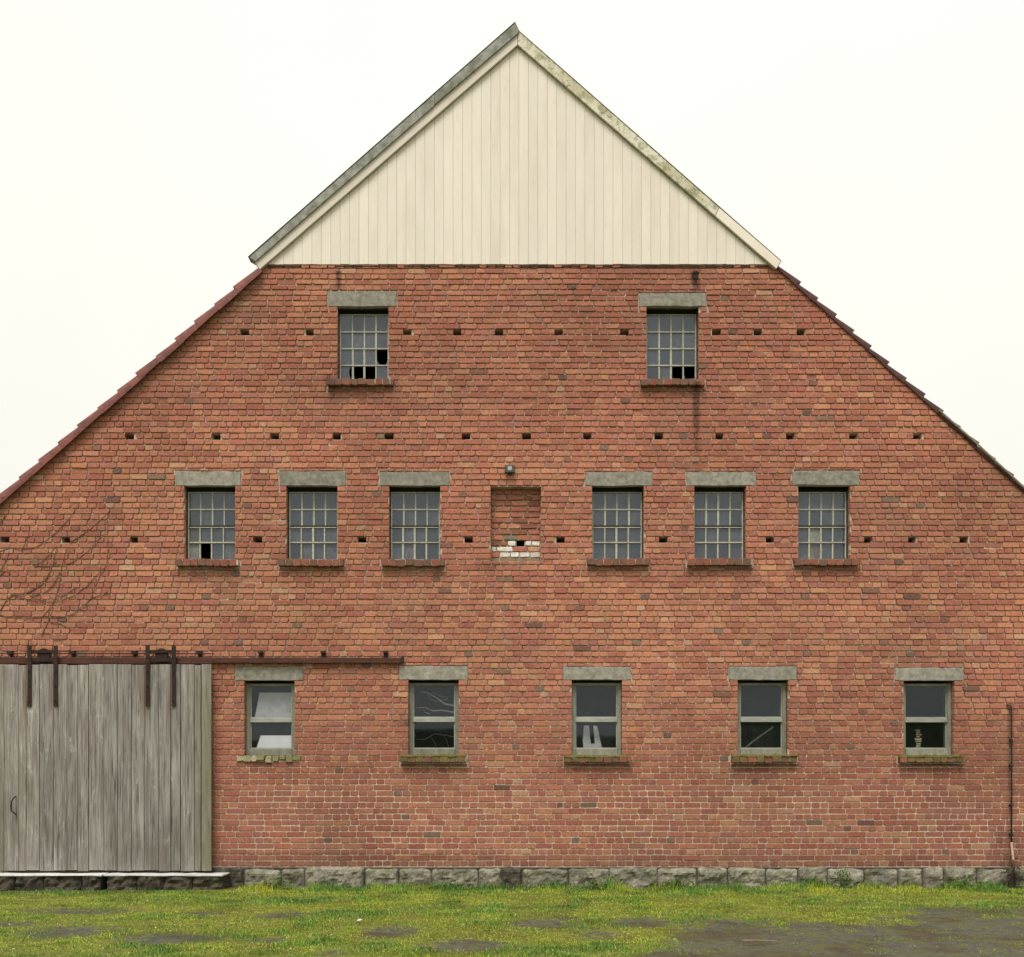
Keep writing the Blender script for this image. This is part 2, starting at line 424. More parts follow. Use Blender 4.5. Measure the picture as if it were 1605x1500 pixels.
def reveal(o, depth, back=False, grow=.006, top=True):
    x0, x1, z0, z1 = X(o[0]) - grow, X(o[2]) + grow, Z(o[3]), Z(o[1])
    vs = [(x0, 0, z0), (x1, 0, z0), (x1, 0, z1), (x0, 0, z1), (x0, depth, z0), (x1, depth, z0), (x1, depth, z1), (x0, depth, z1)]
    fs = [(0, 1, 5, 4), (1, 2, 6, 5), (3, 0, 4, 7)]
    if top: fs.append((2, 3, 7, 6))
    if back: fs.append((4, 5, 6, 7))
    wb.add(vs, fs)
for o in STEEL_TOP + STEEL_MID + TIMBER: reveal(o, .36, top=False)
reveal(BLIND, .165); reveal(DOORWAY, .36)
for o in HOLES: reveal(o, .36, False, 0)
wall = wb.build("gable_wall", 'mortar', barn)

# ---- bricks
def vnoise(x, y, s, o=0): return mn.noise(Vector((x / s + o, y / s - o, o * 1.7)))
PAL = [((.300, .100, .070), 1.2), ((.325, .112, .076), 1.2), ((.28, .092, .067), .6), ((.345, .130, .085), .8), ((.295, .108, .084), .8)]
def brick_col(px, py, header):
    o = .55 * vnoise(px, py, 300, 3) + .45 * vnoise(px, py, 90, 9)
    band = math.exp(-((py - 960) / 110) ** 2) * .45 + math.exp(-((py - 740) / 90) ** 2) * .15
    if px < 330: band += .22 * math.exp(-((py - 880) / 160) ** 2)
    w_or = max(0, .20 + o * .8 + band); r = R.random()
    pat = 1 + .20 * vnoise(px, py, 170, 12) + .10 * vnoise(px, py, 60, 15)
    dark = .006 + (.010 if header else 0)
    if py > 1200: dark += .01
    if r < dark: c = R.choice([(.18, .080, .060), (.19, .095, .07), (.14, .070, .058), (.17, .105, .08)])
    elif r < dark + .06 * w_or + .006: c = R.choice([(.38, .185, .115), (.385, .175, .10), (.37, .19, .13)])
    elif r < dark + .06 * w_or + w_or * .75: c = R.choice([(.365, .142, .085), (.355, .138, .088), (.37, .150, .094), (.345, .138, .096)])
    else:
        tot = sum(w for _, w in PAL); q = R.random() * tot
        for c, w in PAL:
            q -= w
            if q <= 0: break
    k = R.uniform(.945, 1.065) * (1 + .14 * band) * 1.22 * pat
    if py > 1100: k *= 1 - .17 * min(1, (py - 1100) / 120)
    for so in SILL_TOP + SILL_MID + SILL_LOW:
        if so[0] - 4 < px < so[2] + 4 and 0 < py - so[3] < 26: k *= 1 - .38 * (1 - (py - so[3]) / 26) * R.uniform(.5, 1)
    g = (c[0] + c[1] + c[2]) / 3
    c = tuple((v * .93 + g * .07) * k for v in c)
    return (c[0] * 1.0, c[1] * 1.035, c[2] * .92)
def add_brick(mb, x0, x1, y0, y1, proud, deep, col, jit=1.0):
    """one brick; rectangle in photo px. Rounded corners, chamfered arris, uneven edges"""
    xa, xb, za, zb = X(x0), X(x1), Z(y1), Z(y0)
    h = zb - za; w = xb - xa
    cut = min(.011, h * .22, w * .22)
    j = lambda a: R.uniform(-a, a) * jit
    c = [cut * R.uniform(.3, 1.5) for _ in range(4)]
    pts = [(xa + c[0], za), (xb - c[1], za), (xb, za + c[1] * .8), (xb, zb - c[2] * .8), (xb - c[2], zb), (xa + c[3], zb), (xa, zb - c[3] * .8), (xa, za + c[0] * .8)]
    tl = j(.0022)
    pts = [(x + j(.0024), z + j(.0024) + tl * ((x - xa) / w - .5)) for x, z in pts]
    yf = -proud + j(.0035); tx, tz = j(.003), j(.0025)
    cx_, cz_ = (xa + xb) / 2, (za + zb) / 2
    ins = .0042
    fr = [(x - math.copysign(min(ins, abs(x - cx_)), x - cx_), yf + tx * (x - cx_) / w + tz * (z - cz_) / h + j(.0008), z - math.copysign(min(ins, abs(z - cz_)), z - cz_)) for x, z in pts]
    md = [(x, yf + .0045, z) for x, z in pts]
    bk = [(x, deep, z) for x, z in pts]
    fs = [tuple(range(8))]
    for r0 in (0, 8):
        fs += [(r0 + i, r0 + 8 + i, r0 + 8 + (i + 1) % 8, r0 + (i + 1) % 8) for i in range(8)]
    mb.add(fr + md + bk, fs, col)

solid = [(o[0] - 0, o[1], o[2], o[3]) for o in STEEL_TOP + STEEL_MID + TIMBER + [BLIND]]
soft = LINT_TOP + LINT_MID + LINT_LOW + SILL_TOP + SILL_MID + SILL_LOW
nl = len(LINT_TOP + LINT_MID + LINT_LOW)
soft = [(o[0] - .6, o[1] - .5, o[2] + .6, o[3] + (.5 if i < nl else 2.4)) for i, o in enumerate(soft)]
door_cover = (14, 1056, 308, 1400)
blockers = [(o, 'open') for o in solid] + [(o, 'soft') for o in soft] + [(door_cover, 'soft')]
bricks = []
JB0, JH0 = 1.5, 1.2          # bed and head joint, px
for k in range(105):
    yb, yt = cy(k), cy(k + 1)
    ym = (yb + yt) / 2
    JB = JB0 if ym < 1100 else JB0 - .1 * min(1, (ym - 1100) / 120)
    JH = JH0 if ym < 1100 else JH0 - .35 * min(1, (ym - 1100) / 120)
    wav = lambda x: .7 * vnoise(x, ym * .3, 220, 5) + .4 * vnoise(x, ym, 60, 2)
    L, Rr = left_at(yb - 2), right_at(yb - 2)
    header = k % 2 == 0
    step = 13.45 if header else 26.9
    x = WL - 30 + (0 if header else 6.7 + (13.4 if (k // 2) % 2 else 0)) + R.uniform(-3, 3)
    edges = [x]
    while x < Rr + 30:
        q = R.random()
        st = step
        if not header and q < .10: st = 13.45
        elif header and q < .05: st = 26.9
        elif q > .97: st = step * .75
        x += st * R.uniform(.95, 1.05); edges.append(x)
    hole_row = [h for h in HOLES if h[1] - 1.5 < ym < h[3] + 1.5 and abs((h[1] + h[3]) / 2 - ym) < 5]
    for a, b_ in zip(edges, edges[1:]):
        segs = [(a, b_, yt, yb, 0.012)]
        # clip by the slopes
        segs2 = []
        for (p, q, t0, b0, dp) in segs:
            p, q = max(p, L), min(q, Rr)
            if q - p > 4: segs2.append((p, q, t0, b0, dp))
        segs = segs2
        for h in hole_row:
            out = []
            for (p, q, t0, b0, dp) in segs:
                if q <= h[0] or p >= h[2]: out.append((p, q, t0, b0, dp)); continue
                if h[0] - p > 3.5: out.append((p, h[0] + JH / 2, t0, b0, .10))
                if q - h[2] > 3.5: out.append((h[2] - JH / 2, q, t0, b0, .10))
            segs = out
        for (o, kind) in blockers:
            out = []
            for (p, q, t0, b0, dp) in segs:
                if q <= o[0] or p >= o[2] or b0 <= o[1] + .3 or t0 >= o[3] - .3: out.append((p, q, t0, b0, dp)); continue
                full = o[1] <= t0 + 1.2 and o[3] >= b0 - 1.2
                dd = .13 if kind == 'open' else dp
                if o[0] - p > 3: out.append((p, o[0] + JH0 / 2 * (kind == 'open'), t0, b0, dd))
                if q - o[2] > 3: out.append((o[2] - JH0 / 2 * (kind == 'open'), q, t0, b0, dd))
                if not full:
                    pp, qq = max(p, o[0]), min(q, o[2])
                    if o[1] - t0 > 2.6: out.append((pp, qq, t0, o[1] + JB / 2, dp))
                    elif b0 - o[3] > 2.6: out.append((pp, qq, o[3] - JB / 2, b0, dp))
            segs = out
        for (p, q, t0, b0, dp) in segs:
            if q - p < 3.2: continue
            w = wav((p + q) / 2)
            if any(abs((o[1] + o[3]) / 2 - ym) < 70 and o[0] - 40 < (p + q) / 2 < o[2] + 40 for o in solid): w = 0
            bricks.append((p + JH / 2, q - JH / 2, t0 + JB / 2 + w, b0 - JB / 2 + w, dp, header))
in_view = lambda q: q[0] > 2 and q[1] < 1603
order = sorted((i for i in range(len(bricks)) if in_view(bricks[i])), key=lambda i: -(bricks[i][1] - bricks[i][0]) * (bricks[i][3] - bricks[i][2]))
single = set(order[:300])
rest = MB()
for i, (a, b_, t0, b0, dp, hd) in enumerate(bricks):
    py = (t0 + b0) / 2; px = (a + b_) / 2
    proud = .020 if py < 1080 else .020 - .0140 * min(1, (py - 1080) / 170)
    proud += .003 * vnoise(px, py, 120, 4)
    proud = max(proud, .0055)
    if py < 1060 and R.random() < .02: proud -= .010
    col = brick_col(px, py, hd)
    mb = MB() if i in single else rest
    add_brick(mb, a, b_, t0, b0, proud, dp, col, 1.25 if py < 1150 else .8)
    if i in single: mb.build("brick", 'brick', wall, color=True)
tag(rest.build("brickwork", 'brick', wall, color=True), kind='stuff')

# ---- bricked-up window
bb = MB()
for (a, c_, t0, b0) in ((768.5, 848.5, 763, 843.5), (768.5, 848.5, 853, 880), (768.5, 809.5, 843.5, 853), (822, 848.5, 843.5, 853)):
    bb.box(X(a), X(c_), .140, .16, Z(b0), Z(t0))
window_fill = bb.build("blocked_window", 'mortar', barn)
tag(window_fill, "window opening filled with rough bricks, some painted white")
for r_ in range(13):
    yb, yt = 880 - r_ * 9, 871 - r_ * 9
    spec = {1: [(769.5, 783, 0), (783, 800, 1), (800, 814, 1), (814, 831, 1), (831, 847.5, 1)],
            2: [(769.5, 778, 1), (778, 804, 1), (804, 827, 0), (827, 847.5, 0)],
            3: [(769.5, 783, 0), (783, 795, 0), (795, 809, 1), (822.5, 834, 1), (834, 847.5, 1)],
            4: [(769.5, 789, 0), (789, 812, 2), (812, 832, 0), (832, 847.5, 0)]}.get(r_)
    if spec is None:
        spec = []; x = 769 - R.choice([0, 8, 14, 20])
        while x < 848:
            w = R.choice([13.4, 26, 26, 20]); a, b_ = max(x, 769.5), min(x + w, 847.5); x += w
            if b_ - a > 4: spec.append((a, b_, 0))
    for (a, b_, kind) in spec:
        col = ((.66, .62, .55), (.20, .165, .115))[kind - 1] if kind else brick_col((a + b_) / 2, 830, False)
        if not kind: sh_ = R.choice([.6, .9, 1.0, 1.05]); col = tuple(v * sh_ for v in col)
        if r_ == 0: col = (.22, .17, .11)
        mb = MB(); add_brick(mb, a + .9, b_ - .9, yt + 1.0, yb - 1.0, -.118, .15, col, 1.8)
        mb.build("infill_brick", 'brick', window_fill, color=True)

# ---- steel windows
def lintel(r, parent):
    pts = []
    x0, y0, x1, y1 = r
    n = 9
    for i in range(n + 1): pts.append((x0 + (x1 - x0) * i / n, y1 + R.uniform(-.9, .4)))
    pts.append((x1 + R.uniform(-1.6, 1.0), (y0 + y1) / 2 + R.uniform(-4, 4)))
    for i in range(n, -1, -1): pts.append((x0 + (x1 - x0) * i / n, y0 + R.uniform(-.7, 1.2)))
    pts.append((x0 + R.uniform(-1.0, 1.6), (y0 + y1) / 2 + R.uniform(-4, 4)))
    b = MB(); b.prism([(X(x), Z(y)) for x, y in pts], -.020, .06)
    t_ = MB(); t_.box(X(x0 + 6), X(x1 - 6), .062, .34, Z(y1 - .8), Z(y0 + 2)); t_.build("lintel_shade", 'dark_wood_and_shade', parent)  # added dark block, blackens the shaded underside of the opening
    return b.build("lintel", 'concrete', parent, bevel=.004)
def sill(r, parent, mossy=0.0):
    x0, y0, x1, y1 = r
    x = x0 + R.uniform(0, 1)
    while x < x1 - 5:
        w = 12.6 * R.uniform(.88, 1.1); e = min(x + w, x1)
        mb = MB()
        col = R.choice([(.23, .085, .057), (.26, .10, .066), (.19, .09, .064), (.16, .09, .06)])
        if R.random() < mossy: col = R.choice([(.17, .10, .045), (.19, .125, .055), (.14, .095, .045)])
        dy = R.uniform(-.6, .6)
        add_brick(mb, x + .5, e - .5, y0 + dy + .3, y1 + dy, .092 + R.uniform(-.008, .008), .12, col, 1.8)
        mb.build("sill_brick", 'brick', parent, color=True)
        x = e
    mb = MB(); mb.box(X(x0 + 1.5), X(x1 - 1.5), -.075, .16, Z(y1 - 1.5), Z(y0 + 1.2))
    mb.build("sill_mortar", 'mortar', parent)
    if mossy:
        mm_ = MB(); n = 26; top = []; 
        pts = [(X(x0 + (x1 - x0) * i / n), Z(y0 - .6 - abs(R.gauss(0, .9)))) for i in range(n + 1)]
        pts += [(X(x0 + (x1 - x0) * i / n), Z(y0 + 1.3 + R.uniform(-.6, 1.3))) for i in range(n, -1, -1)]
        mm_.prism(pts, -.098, -.04)
        mm_.build("moss", 'moss', parent)
def steel_window(o, lint, sl, missing=(), shards=(), dirty=(), stepped=False, label=None):
    x0, y0, x1, y1 = o
    yd = .12
    fx0, fx1, fy0, fy1 = x0 + 1.0, x1 - 1.0, y0 + 5.5, y1 - 1.2
    sb = MB()
    for (a, c_) in ((x0 - .3, x0 + 1.2), (x1 - 1.2, x1 + .3)): sb.box(X(a), X(c_), yd - .03, yd + .10, Z(y1), Z(y0))
    sb.box(X(x0 + 1.2), X(x1 - 1.2), yd - .02, yd + .10, Z(y1), Z(y1 - 1.8))
    fr = MB()
    def fb(a, t_, c_, d_, f=yd, th=.035): fr.box(X(a), X(c_), f, f + th, Z(d_), Z(t_))
    fb(fx0, fy0, fx0 + 2.2, fy1); fb(fx1 - 2.2, fy0, fx1, fy1)
    fb(fx0 + 2.2, fy0, fx1 - 2.2, fy0 + 1.6); fb(fx0 + 2.2, fy1 - 2, fx1 - 2.2, fy1)
    win = fr.build("window", 'putty', barn)
    if label: tag(win, label)
    sb.build("frame_shade", 'dark_wood_and_shade', win)  # dark strips painting the shaded gap around the frame
    hb = MB(); hb.box(X(x0) - .004, X(x1) + .004, yd + .05, yd + .09, Z(fy0 + .6), Z(y0) + .004)
    hb.build("header_shade", 'dark_wood_and_shade', win)  # dark strip standing in for the shadow below the lintel
    ax0, ax1, ay0, ay1 = fx0 + 2.2, fx1 - 2.2, fy0 + 1.6, fy1 - 2
    cw = (ax1 - ax0) / 4; rh = (ay1 - ay0) / 4
    for i in range(1, 4):
        for half in (0, 1):
            xx = ax0 + cw * i + (R.uniform(-.3, .3)); hw = R.choice([1.0, 1.25, 1.5])
            off = -.012 if (stepped and half) else 0
            pbox("glazing_bar", 'putty', win, xx - hw + (-1 if off else 0), ay0 + rh * 2 * half + (.4 if half else 0), xx + hw + (-1 if off else 0), ay0 + rh * 2 * (half + 1) - (.8 if not half else 0), yd + off + .004, yd + off + .030)
    for i in range(1, 4):
        yy = ay0 + rh * i; hh = 1.0
        off = -.014 if (stepped and i >= 2) else 0
        pbox("glazing_bar", 'dark_wood_and_shade' if (stepped and i == 2) else 'putty', win, ax0, yy - hh, ax1, yy + hh * .8, yd + off - .002, yd + off + .028)
        if stepped and i == 2: pbox("glazing_bar", 'putty', win, ax0 - 1.5, yy + 1.4, ax1 - .5, yy + 2.9, yd - .012, yd + .015)
    for r_ in range(4):
        for c_ in range(4):
            a, b_ = ax0 + cw * c_, ax0 + cw * (c_ + 1)
            t_, d_ = ay0 + rh * r_, ay0 + rh * (r_ + 1)
            yy = yd + .016
            mb = MB(); tl = R.uniform(-.012, .012); tw = R.uniform(-.008, .008)
            if (r_, c_) in missing:
                if stepped: continue
                for (cx_, sx_) in ((a, 1), (b_, -1)):      # splinters left in the putty
                    sh = MB(); hh_ = R.uniform(.15, .45); ww_ = R.uniform(.15, .4)
                    sh.add([(X(cx_), yy, Z(d_)), (X(cx_ + sx_ * cw * ww_), yy, Z(d_)), (X(cx_ + sx_ * cw * .12), yy, Z(d_ - rh * hh_)), (X(cx_), yy, Z(d_ - rh * hh_ * 1.6))], [(0, 1, 2, 3)])
                    sh.build("pane_splinter", 'glass', win)
                continue
            if (r_, c_) in shards:
                pts = [(a, t_), (a, d_), (a + cw * .62, d_), (a + cw * .8, d_ - rh * .25), (a + cw * .68, d_ - rh * .55), (a + cw * .72, d_ - rh * .8), (a + cw * .86, t_)]
            else: pts = [(a, t_), (a, d_), (b_, d_), (b_, t_)]
            vs = []
            for (x, y) in pts:
                u = (x - a) / cw - .5; w = (y - t_) / rh - .5
                vs.append((X(x), yy + tl * w * .14 + tw * u * .14, Z(y)))
            n = len(vs); mb.add(vs, [tuple(range(n))])
            mb.build("pane", 'dirty_glass' if (r_, c_) in dirty else 'glass', win)
    lintel(lint, win); sill(sl, win)
    return win
steel_window(STEEL_TOP[0], LINT_TOP[0], SILL_TOP[0], {(2, 3), (3, 1), (3, 2)}, {(3, 0)}, label="upper steel window with four broken panes, above the boarded end's left side")
steel_window(STEEL_TOP[1], LINT_TOP[1], SILL_TOP[1], {(3, 2), (3, 3)}, label="upper steel window with two panes missing bottom right")
steel_window(STEEL_MID[0], LINT_MID[0], SILL_MID[0], {(3, 1)}, (), {(2, 0), (3, 0)}, True, label="steel window with one missing pane and pale dirty panes beside it")
steel_window(STEEL_MID[1], LINT_MID[1], SILL_MID[1], stepped=True)
steel_window(STEEL_MID[2], LINT_MID[2], SILL_MID[2], stepped=True)
steel_window(STEEL_MID[3], LINT_MID[3], SILL_MID[3], stepped=True)
steel_window(STEEL_MID[4], LINT_MID[4], SILL_MID[4], stepped=True)
steel_window(STEEL_MID[5], LINT_MID[5], SILL_MID[5], stepped=True, dirty={(3, 1), (2, 1)})

# ---- timber windows
def timber_window(o, lint, sl, broken_sill=False):
    x0, y0, x1, y1 = o
    yd = .075
    fr = MB()
    def fb(a, t_, c_, d_, f, th): fr.box(X(a), X(c_), f, f + th, Z(d_), Z(t_))
    fb(x0 + .3, y0 + 3.5, x0 + 6.3, y1, yd, .09); fb(x1 - 6.3, y0 + 3.5, x1 - .3, y1, yd, .09)
    fb(x0 + 6.3, y0 + 3.5, x1 - 6.3, y0 + 8, yd + .003, .085)
    fb(x0 + 6.3, y1 - 10.5, x1 - 6.3, y1, yd - .012, .10)
    win = fr.build("timber_window", 'window_paint', barn, bevel=.003)
    ym = y0 + (y1 - y0) * .525
    pbox("transom", 'transom_paint', win, x0 + 6.3, ym - 3.4, x1 - 6.3, ym + 3.4, yd + .006, yd + .06, bevel=.004)
    sa = MB()      # inner sash edges
    for (t_, d_) in ((y0 + 8, ym - 3.4), (ym + 3.4, y1 - 10.5)):
        for (a, c_) in ((x0 + 6.3, x0 + 8), (x1 - 8, x1 - 6.3)): sa.box(X(a), X(c_), yd + .028, yd + .055, Z(d_), Z(t_))
        sa.box(X(x0 + 8), X(x1 - 8), yd + .03, yd + .055, Z(d_), Z(d_ - 2))
    sa.build("sash", 'transom_paint', win)
    for (t_, d_) in ((y0 + 8, ym - 3.4), (ym + 3.4, y1 - 10.5)):
        mb = MB(); tl = R.uniform(-.004, .004)
        mb.add([(X(x0 + 6.3), yd + .04, Z(d_)), (X(x1 - 6.3), yd + .04, Z(d_)), (X(x1 - 6.3), yd + .04 + tl, Z(t_)), (X(x0 + 6.3), yd + .04 + tl, Z(t_))], [(0, 1, 2, 3)])
        mb.build("pane", 'clear_glass', win)
    lintel(lint, win)
    if broken_sill:
        for i in range(9):
            xx = sl[0] + (sl[2] - sl[0]) * (i + .5) / 9
            mb = MB(); add_brick(mb, xx - R.uniform(4, 7), xx + R.uniform(4, 7), sl[1] + R.uniform(-1, 3), sl[3] + R.uniform(-2, 3), .02 + R.uniform(0, .03), .1, R.choice([(.30, .26, .16), (.22, .20, .10), (.36, .31, .22)]), 4)
            mb.build("sill_rubble", 'brick', win, color=True)
        mb = MB(); mb.box(X(x0 - 3), X(x1 + 2), -.006, .12, Z(sl[3] - 1), Z(sl[1])); mb.build("sill_mortar", 'moss', win)
    else: sill(sl, win, .6)
    return win
for i in range(5):
    w = timber_window(TIMBER[i], LINT_LOW[i], SILL_LOW[i], i == 0)
    if i == 0: tag(w, "low timber window beside the sliding door, over a crumbled mossy sill")

# things seen through the low windows, and shapes for their reflections
def flat(name, mat, pts, y, th=.004):
    b = MB(); b.prism([(X(x), Z(yy)) for x, yy in pts], y, y + th); return b.build(name, mat)
tag(flat("window_fill", 'cloth_and_reflection', [(394, 1126), (470, 1126), (470, 1084), (402, 1084)], .17), "flat grey panel painting a reflection in the upper pane beside the sliding door", "window_fill")  # added panel, its grey stands in for the pane's reflection
tag(flat("sheet", 'white_sheet', [(396, 1176), (466, 1176), (466, 1152), (404, 1152)], .165), "pale sheet leaning behind the lower pane beside the sliding door", "sheet")
b = MB()
for pts in ([(917, 1136), (925, 1136), (929, 1175), (917, 1178), (915, 1160)], [(932, 1136), (938, 1137), (946, 1172), (936, 1176), (934, 1160)], [(916, 1166), (944, 1164), (946, 1178), (916, 1178)]):
    b.prism([(X(x), Z(yy)) for x, yy in pts], .20 + R.uniform(0, .03), .235)
tag(b.build("curtain", 'cloth_and_reflection'), "torn grey curtain rags hanging behind the lower pane of the middle low window", "curtain")
b = MB(); b.tube([(X(1170), .19, Z(1174)), (X(1190), .20, Z(1158)), (X(1219), .23, Z(1138))], .012)
tag(b.build("pole", 'cloth_and_reflection'), "thin pole leaning behind a lower pane, fourth low window from the door", "pole")
b = MB()
for i, pts in enumerate(([(656, 1082), (668, 1084), (682, 1092), (696, 1102), (716, 1106)], [(676, 1083), (690, 1090), (700, 1091)], [(650, 1108), (664, 1107), (676, 1113), (690, 1112), (716, 1116)], [(668, 1084), (672, 1094), (684, 1099)],
            [(650, 1158), (664, 1158), (680, 1149), (700, 1152), (716, 1156)], [(690, 1150), (698, 1158), (702, 1172)], [(682, 1092), (690, 1096), (700, 1094)], [(660, 1107), (664, 1115), (672, 1118)], [(672, 1153), (680, 1164), (684, 1174)])):
    b.tube([(X(x), .20 + R.uniform(-.02, .03), Z(y)) for x, y in pts], [(.017 if i == 0 else .012 if i in (2, 4) else .006) * (.4 + .6 * q / (len(pts) - 1)) * R.uniform(.8, 1.2) for q in range(len(pts))], 6)
tag(b.build("reflected_branches", 'branch_reflection'), "pale branch shapes painting a reflection in the second low window from the door", "reflected_branches")  # added shapes imitating pale reflections in the glass
b = MB()
for i in range(9):
    y = 1142 + i * 3.6; b.box(X(1446 + R.uniform(-3, 0)), X(1451 + R.uniform(0, 3)), .2, .225, Z(y + 2.4), Z(y), jit=.005)
tag(b.build("dried_bunch", 'lath'), "yellowish dried bunch hanging behind the lower pane of the rightmost low window", "dried plant")

# ---- boarded gable top
ap = (811, 62)
def sl_l(x): return ap[1] + (811 - x) * (417 - ap[1]) / (811 - 414)
def sl_r(x): return ap[1] + (x - 811) * (417 - ap[1]) / (1212 - 811)
def top_y(x): return sl_l(x) if x < 811 else sl_r(x)
cb = MB(); cb.prism([(X(414), Z(417)), (X(1212), Z(417)), (X(811), Z(62))], .004, .02)
clad = cb.build("gable_cladding", 'dark_wood_and_shade', barn)
x = 416.0; i = 0
while x < 1210:
    w = 14.72; a, b_ = x, min(x + w, 1210)
    gap = .34 if i % 2 == 0 else .10
    p = [(a + gap / 2, 416 + R.uniform(-.5, .5)), (b_ - gap / 2, 416 + R.uniform(-.5, .5)), (b_ - gap / 2, top_y(b_))]
    if a < 811 < b_: p.append((811, 62))
    p.append((a + gap / 2, top_y(a)))
    mb = MB(); off = (-.034 if (i // 2) % 2 == 0 else -.031) + R.uniform(-.001, .001)
    mb.prism([(X(q), Z(r_)) for q, r_ in p], off, .003)
    mb.build("board", 'paint_cream', clad, bevel=.0018)
    x += w; i += 1
# bargeboards
def quad(name, mat, pts, y0, y1, parent=barn, bevel=.003):
    b = MB(); b.prism([(Xf(x, y0), Zf(y, y0)) for x, y in pts], y0, y1); return b.build(name, mat, parent, bevel=bevel)
tag(quad("bargeboard", 'barge_cream', [(407, 422), (811, 70), (811, 53.5), (399, 410.5)], -.078, -.048), "clean narrow cream bargeboard on the left slope")
tag(quad("bargeboard", 'barge_algae', [(811.6, 70), (1121, 338), (1127, 325), (811.6, 48)], -.079, -.048), "upper bargeboard stained green with algae on the right slope")
tag(quad("bargeboard", 'barge_cream', [(1121.6, 338.4), (1217, 421), (1224, 409), (1127.6, 325.6)], -.080, -.048), "short cleaner bargeboard at the foot of the right slope")
quad("soffit", 'lath', [(409, 423), (811, 73), (811, 62), (402, 416)], -.047, .03)
quad("soffit", 'lath', [(811.5, 73), (1214, 423), (1221, 415), (811.5, 62)], -.047, .03)
vf = quad("verge_sheet", 'fibre', [(400, 409.5), (680, 166.0), (682, 145), (390, 403)], -.105, .05)
tag(vf, "grey weathered verge sheet along the left slope")
quad("verge_sheet", 'fibre', [(680.6, 164), (812, 51.5), (814, 47), (808, 35), (682.6, 144.6)], -.107, .05)
quad("verge_cap", 'dark_wood_and_shade', [(389, 403), (808, 34.6), (807.4, 33.4), (388.4, 402)], -.112, .06)
quad("verge_cap", 'lath', [(813, 48.2), (1224.5, 409.0), (1225, 408.2), (813.4, 47.4)], -.084, .06)
# dark strip painting the shadow line beneath the boards
quad("board_shade", 'dark_wood_and_shade', [(420, 418.6), (1208, 418.6), (1208, 416.6), (420, 416.6)], -.022, .003, bevel=0)

# ---- roof: two deep slopes behind the verge
BACK = 18.0
rb_ = MB()
for pts in ([(811, 74), (392, 447), (WL - 40, 434 + (406 - WL + 40) * .889)], [(811, 74), (1236, 446), (WR + 40, 432 + (WR + 40 - 1222) * .905)]):
    for (p, q) in zip(pts, pts[1:]):
        vs = []
        for yy in (.012, BACK):
            for (x, z) in (p, q): vs += [(X(x), yy, Z(z) + .02), (X(x), yy, Z(z) + .10)]
        rb_.add(vs, [(0, 2, 3, 1), (4, 5, 7, 6), (0, 4, 6, 2), (1, 3, 7, 5), (0, 1, 5, 4), (2, 6, 7, 3)])
roof = rb_.build("roof", 'roof', barn)
def verge_tile(p0, p1, r0, r1, mat, lift, up_sign, yfront, yback):
    """one half-round verge tile laid along the slope, from upper end p0 to lower end p1 (photo px)"""
    a = Vector((Xf(p0[0], yfront), 0, Zf(p0[1], yfront))); b_ = Vector((Xf(p1[0], yfront), 0, Zf(p1[1], yfront)))
    d = (b_ - a).normalized(); nrm = Vector((-d.z, 0, d.x))
    if nrm.z < 0: nrm = -nrm
    prof = []
    for k in range(9):
        th = math.pi * (k / 8)          # from the front lower edge over the top to the back
        prof.append((-math.cos(th), math.sin(th)))
    vs = []
    yc = (yfront + yback) / 2; hy = (yback - yfront) / 2
    for (pt, r) in ((a, r0), (b_, r1)):
        for inner in (0, 1):
            rr = r - .014 * inner
            for (u, w) in prof: vs.append(pt + nrm * (lift + w * rr) + Vector((0, yc + u * (hy - .014 * inner), 0)))
        # skirt dropped down the face
    n = 9; fs = []
    for k in range(n - 1):
        fs += [(k, k + 1, 2 * n + k + 1, 2 * n + k), (n + k, 3 * n + k, 3 * n + k + 1, n + k + 1),
               (k, n + k, n + k + 1, k + 1), (2 * n + k, 2 * n + k + 1, 3 * n + k + 1, 3 * n + k)]
    fs += [(0, 2 * n, 3 * n, n), (n - 1, 2 * n - 1, 4 * n - 1, 3 * n - 1)]
    mb = MB(); mb.add(vs, fs)
    o = mb.build("tile", mat, roof)
    return o
x = 404.0
while x > WL - 60:
    jx = R.uniform(-1, 1)
    y0 = 427 + (406 - (x + 6)) * .889; y1 = 427 + (406 - (x - 31)) * .889
    verge_tile((x + 6 + jx, y0), (x - 31 + jx, y1 + 0), .118, .160, 'tile', -.018 + R.uniform(-.004, .004), 1, -.10, .14)
    x -= 30.7
x = 1220.0
while x < WR + 60:
    jx = R.uniform(-1.2, 1.2)
    y0 = 425 + (x - 6 - 1222) * .905; y1 = 425 + (x + 28 - 1222) * .905
    verge_tile((x - 6 + jx, y0), (x + 28 + jx, y1), .062, .128, 'dark_tile', .010 + R.uniform(-.006, .006), 1, -.045, .18)
    x += 28
vb = MB(); vb.tube([(X(1469), -.06, Z(645)), (X(1520), -.062, Z(690)), (X(1605), -.065, Z(769)), (X(1905), -.065, Z(1040))], .013, 5)
tag(vb.build("verge_lath", 'lath', barn), "thin pale lath come loose below the right verge tiles")
